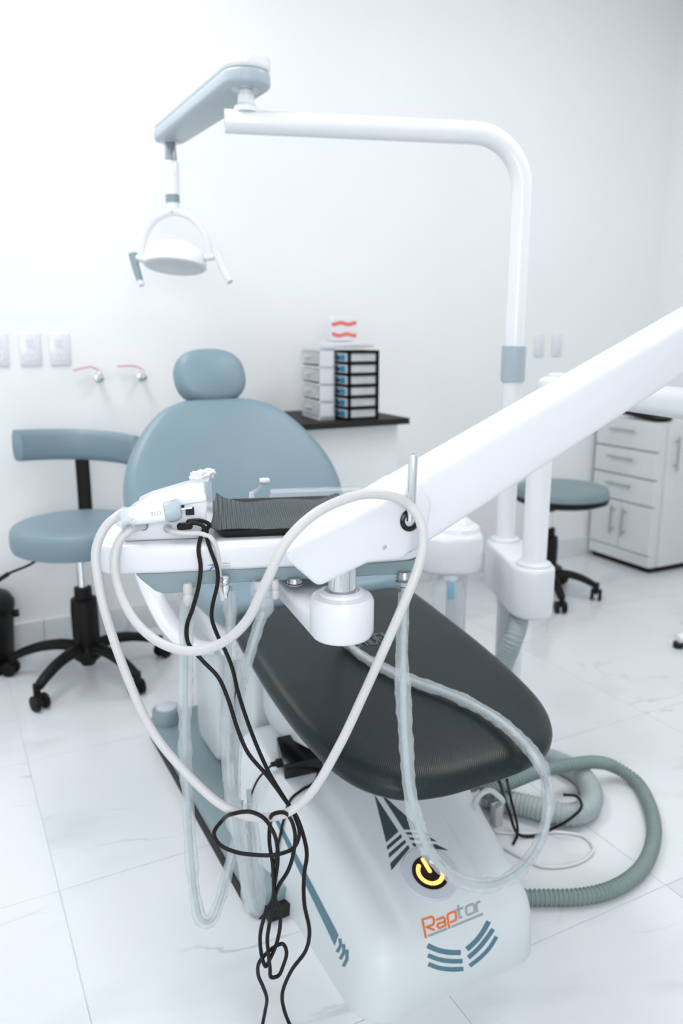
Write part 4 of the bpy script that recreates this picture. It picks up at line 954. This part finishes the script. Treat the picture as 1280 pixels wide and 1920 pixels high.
def onleg(px, py, off):
    r = ray(px, py)                      # meet the sloping top of the leg rest
    t = (LZ(0)+off+0.006-CAMH)/(r.z-0.172*r.y); return t
sl4 = [(757, 1090, 1.285), (757, 1160, 1.28), (755, 1250, 1.275), (756, 1340, 1.272), (760, 1410, 1.27), (766, 1470, 1.27), (782, 1540, 1.275), (806, 1600, 1.285), (842, 1640, 1.30), (885, 1658, 1.32), (935, 1655, 1.345), (975, 1632, 1.365), (1008, 1590, 1.385), (1027, 1530, 1.40), (1024, 1470, 1.41), (1006, 1425, onleg(1006, 1425, 0.022)), (975, 1385, onleg(975, 1385, 0.018)), (935, 1350, onleg(935, 1350, 0.015)),
       (890, 1323, onleg(890, 1323, 0.014)), (840, 1300, onleg(840, 1300, 0.014)), (780, 1279, onleg(780, 1279, 0.014)), (725, 1256, onleg(725, 1256, 0.014)), (680, 1230, onleg(680, 1230, 0.014)), (645, 1202, onleg(645, 1202, 0.016)), (615, 1170, 1.50), (590, 1135, 1.40), (575, 1105, 1.33)]
sleeved('sleeved hose dropping in front of the leg rest and lying back across it', sl4, 0.0052, 0.0112, 4, (0.01, 0.98))
# two black cables, their plugs and the tangle
t = thing('black_cable', 'thin black cable running from its plug on the tray down to the floor', 'cable', D(540, 1900, 1.36), 0, 'black cables hanging from the tray')
cA = [(352, 982, 1.196), (368, 981, 1.196), (382, 988, 1.198), (376, 1008, 1.197), (372, 1030, 1.196), (376, 1062, 1.196), (373, 1095, 1.196), (362, 1138, 1.197), (350, 1175, 1.198), (353, 1206, 1.20), (379, 1238, 1.203), (409, 1270, 1.207), (427, 1310, 1.21), (446, 1369, 1.213), (465, 1412, 1.216), (502, 1456, 1.22), (534, 1500, 1.225), (555, 1530, 1.23), (570, 1572, 1.235), (575, 1602, 1.24), (570, 1640, 1.25), (570, 1692, 1.26), (580, 1747, 1.28), (573, 1782, 1.295), (546, 1820, 1.315), (529, 1864, 1.34), (533, 1895, 1.355), (548, 1935, 1.365), (560, 1980, 1.335)]
obj('cord', TU(pd_(cA), 0.0033, 8, 8), 'cable_black', t)
def plug(parent, px0, py0, px1, py1, d, w, h):
    a, b = D(px0, py0, d), D(px1, py1, d); x = (b-a).normalized(); z = Vector((0, 0, 1)); z = (z-x*z.dot(x)).normalized(); y = z.cross(x); L = (b-a).length
    obj('plug', PR(rrect(0, L, -w/2, w/2, 0.0015, 3), lambda u, v, q: a+x*u+y*v+z*q, -h/2, h/2, bev=0.001, seg=1), 'black_plastic', parent)
plug(t, 333, 988, 360, 985, 1.192, 0.012, 0.0095)
t = thing('black_cable', 'tangled black cable looped and knotted over the pale grey hose', 'cable', D(500, 1900, 1.36), 0, 'black cables hanging from the tray')
cB = [(366, 977, 1.206), (380, 977, 1.205), (393, 984, 1.203), (388, 992, 1.20), (388, 1008, 1.198), (395, 1032, 1.197), (407, 1066, 1.197), (408, 1092, 1.197), (398, 1137, 1.199), (397, 1160, 1.20), (408, 1192, 1.202), (425, 1226, 1.204), (436, 1255, 1.206), (446, 1297, 1.208), (465, 1356, 1.211), (487, 1412, 1.214), (508, 1456, 1.217), (540, 1508, 1.22), (553, 1532, 1.222), (561, 1562, 1.222), (552, 1588, 1.215), (520, 1602, 1.205), (480, 1603, 1.20), (440, 1597, 1.198), (410, 1582, 1.198), (401, 1562, 1.20), (415, 1540, 1.205), (440, 1525, 1.165), (468, 1522, 1.165), (492, 1532, 1.165), (508, 1552, 1.175), (519, 1582, 1.20), (520, 1620, 1.21), (514, 1660, 1.22), (511, 1685, 1.225),
      (498, 1712, 1.23), (488, 1750, 1.24), (490, 1790, 1.255), (498, 1812, 1.262), (505, 1800, 1.26), (518, 1770, 1.25), (525, 1735, 1.24), (524, 1705, 1.232), (516, 1685, 1.228), (522, 1662, 1.22), (540, 1632, 1.212), (550, 1600, 1.205), (553, 1565, 1.198), (546, 1538, 1.19), (530, 1523, 1.165), (513, 1526, 1.162), (506, 1545, 1.195), (505, 1580, 1.20), (511, 1620, 1.208), (513, 1660, 1.217), (512, 1690, 1.224),
      (507, 1720, 1.232), (501, 1760, 1.242), (503, 1788, 1.25), (506, 1815, 1.262), (508, 1832, 1.268), (521, 1830, 1.268), (531, 1810, 1.262), (537, 1785, 1.255), (530, 1770, 1.252), (515, 1775, 1.256), (497, 1790, 1.265), (485, 1806, 1.272), (484, 1828, 1.285), (493, 1850, 1.30), (500, 1872, 1.32), (497, 1895, 1.34), (490, 1935, 1.355), (486, 1985, 1.325)]
obj('cord', TU(pd_(cB), 0.0031, 8, 6), 'cable_black', t)
plug(t, 350, 979, 374, 977, 1.204, 0.012, 0.007)
# power adapter resting on the base
a_ = on(534, 1463, 0.0); b_ = on(606, 1447, 0.0); nn_ = (on(570, 1455, 0.01)-on(570, 1455, 0)).normalized(); x_ = (b_-a_).normalized(); nn_ = (nn_-x_*nn_.dot(x_)).normalized(); y_ = nn_.cross(x_)
L_ = (b_-a_).length
ad_ = thing('power_adapter', 'black box power adapter resting on the white power base under the leg rest', 'adapter', a_)
obj('case', PR(rrect(0, L_, 0, 0.085, 0.003, 3), lambda u, v, w: a_+x_*u+y_*v+nn_*w, 0.0012, 0.046, bev=0.002, seg=2), 'black_gloss', ad_)
s0 = a_+y_*0.035+nn_*0.018
obj('strain_relief', LA(s0+x_*0.002, -x_, [(0.010, 0), (0.010, 0.012), (0.006, 0.016), (0.005, 0.026)], n=16), 'black_plastic', ad_)
pts = [s0-x_*0.02] + [on(px, py, o) for px, py, o in ((495, 1462, 0.02), (478, 1485, 0.008), (470, 1510, 0.005), (468, 1525, 0.005))] 
obj('cord', TU(pts, 0.0025, 8, 8), 'cable_black', ad_)
pts = [a_+x_*(L_-0.001)+y_*0.03+nn_*0.012] + [on(px, py, o) for px, py, o in ((612, 1455, 0.006), (585, 1472, 0.004), (560, 1487, 0.004), (545, 1503, 0.004), (520, 1560, 0.004), (505, 1640, 0.004))]
obj('mains_cord', TU([a_+x_*(L_*0.9)+y_*0.002+nn_*0.01]+[on(p, q_, 0.0035) for p, q_ in ((590, 1468), (566, 1483), (546, 1500), (534, 1535), (526, 1572), (518, 1610), (511, 1650), (509, 1688))], 0.0028, 8, 8), 'cable_black', ad_)

# floor hoses
def gf(pts, z): return [G(a, b, z) for a, b in pts]
tag(obj('suction_hose', corrugated(gf([(985, 1683), (1030, 1683), (1090, 1681), (1150, 1666), (1203, 1627), (1226, 1563), (1214, 1502), (1188, 1462)], 0.018)+[G(1150, 1437, 0.04), G(1115, 1429, 0.068), G(1075, 1433, 0.078), G(1010, 1447, 0.078), G(955, 1468, 0.075), G(905, 1487, 0.07)], 0.0165, 0.010, 0.085), 'hose_dark'), 'slim grey corrugated hose in a wide loop on the floor beside the base', 'hose')
th = gf([(930, 1405), (985, 1412), (1040, 1426), (1082, 1448), (1107, 1480), (1104, 1512), (1076, 1527), (1030, 1522), (985, 1510), (940, 1500), (905, 1492)], 0.03)
th[2].z += 0.0; th[3].z += 0.0
tag(obj('drain_hose', corrugated(th, 0.0275, 0.011, 0.05, 16), 'hose_grey'), 'thick grey corrugated drain hose doubled back on the floor under the leg rest', 'hose')
hp_ = [SB(-hl*0.35, 0.0, 0.43), D(965, 1190, 2.16), D(948, 1235, 2.17), D(925, 1300, 2.18), D(905, 1370, 2.15), D(890, 1425, 2.10), D(880, 1470, 2.02)]
tag(obj('post_hose', corrugated(hp_, 0.026, 0.010, 0.06, 16), 'hose_grey'), 'grey corrugated hose dropping from the white post box behind the leg rest', 'hose')
tag(obj('white_cable', TU(gf([(930, 1560), (985, 1563), (1045, 1560), (1092, 1568), (1112, 1590), (1098, 1610), (1060, 1624), (1015, 1624), (975, 1606), (945, 1590)], 0.0042), 0.0038, 8, 10), 'cable_white'), 'thin white cord in a small loop on the floor beside the base', 'cord')
bk_ = [D(935, 1462, 1.80)] + [G(955, 1525, 0.05), G(970, 1563, 0.012), G(996, 1568, 0.0045), G(1030, 1556, 0.012), G(1066, 1537, 0.048), G(1090, 1512, 0.068), G(1080, 1493, 0.074), G(1055, 1490, 0.072)]
tag(obj('black_cable', TU(bk_, 0.0036, 8, 10), 'cable_black'), 'short black cord curling over the thick drain hose', 'cord')
bk_ = [D(950, 1462, 1.82), G(958, 1500, 0.07), G(968, 1540, 0.03), G(970, 1562, 0.006), G(962, 1582, 0.005)]
tag(obj('black_cable', TU(bk_, 0.0034, 8, 10), 'cable_black'), 'short black cord dropping straight to the floor behind the base', 'cord')
cn = thing('hose_connector', 'pale grey pipe connector block with white tube behind the base', 'connector', G(928, 1545, 0))
k0 = G(930, 1545, 0); 
obj('block', B(k0.x-0.012, k0.x+0.012, k0.y-0.012, k0.y+0.012, 0.0, 0.055, bev=0.003), 'hose_white', cn)
obj('tube', TU([k0+Vector((0, 0, 0.05)), D(937, 1495, 1.72), D(918, 1482, 1.72), D(898, 1492, 1.72), D(885, 1520, 1.74)], 0.006, 10, 8), 'hose_white', cn)
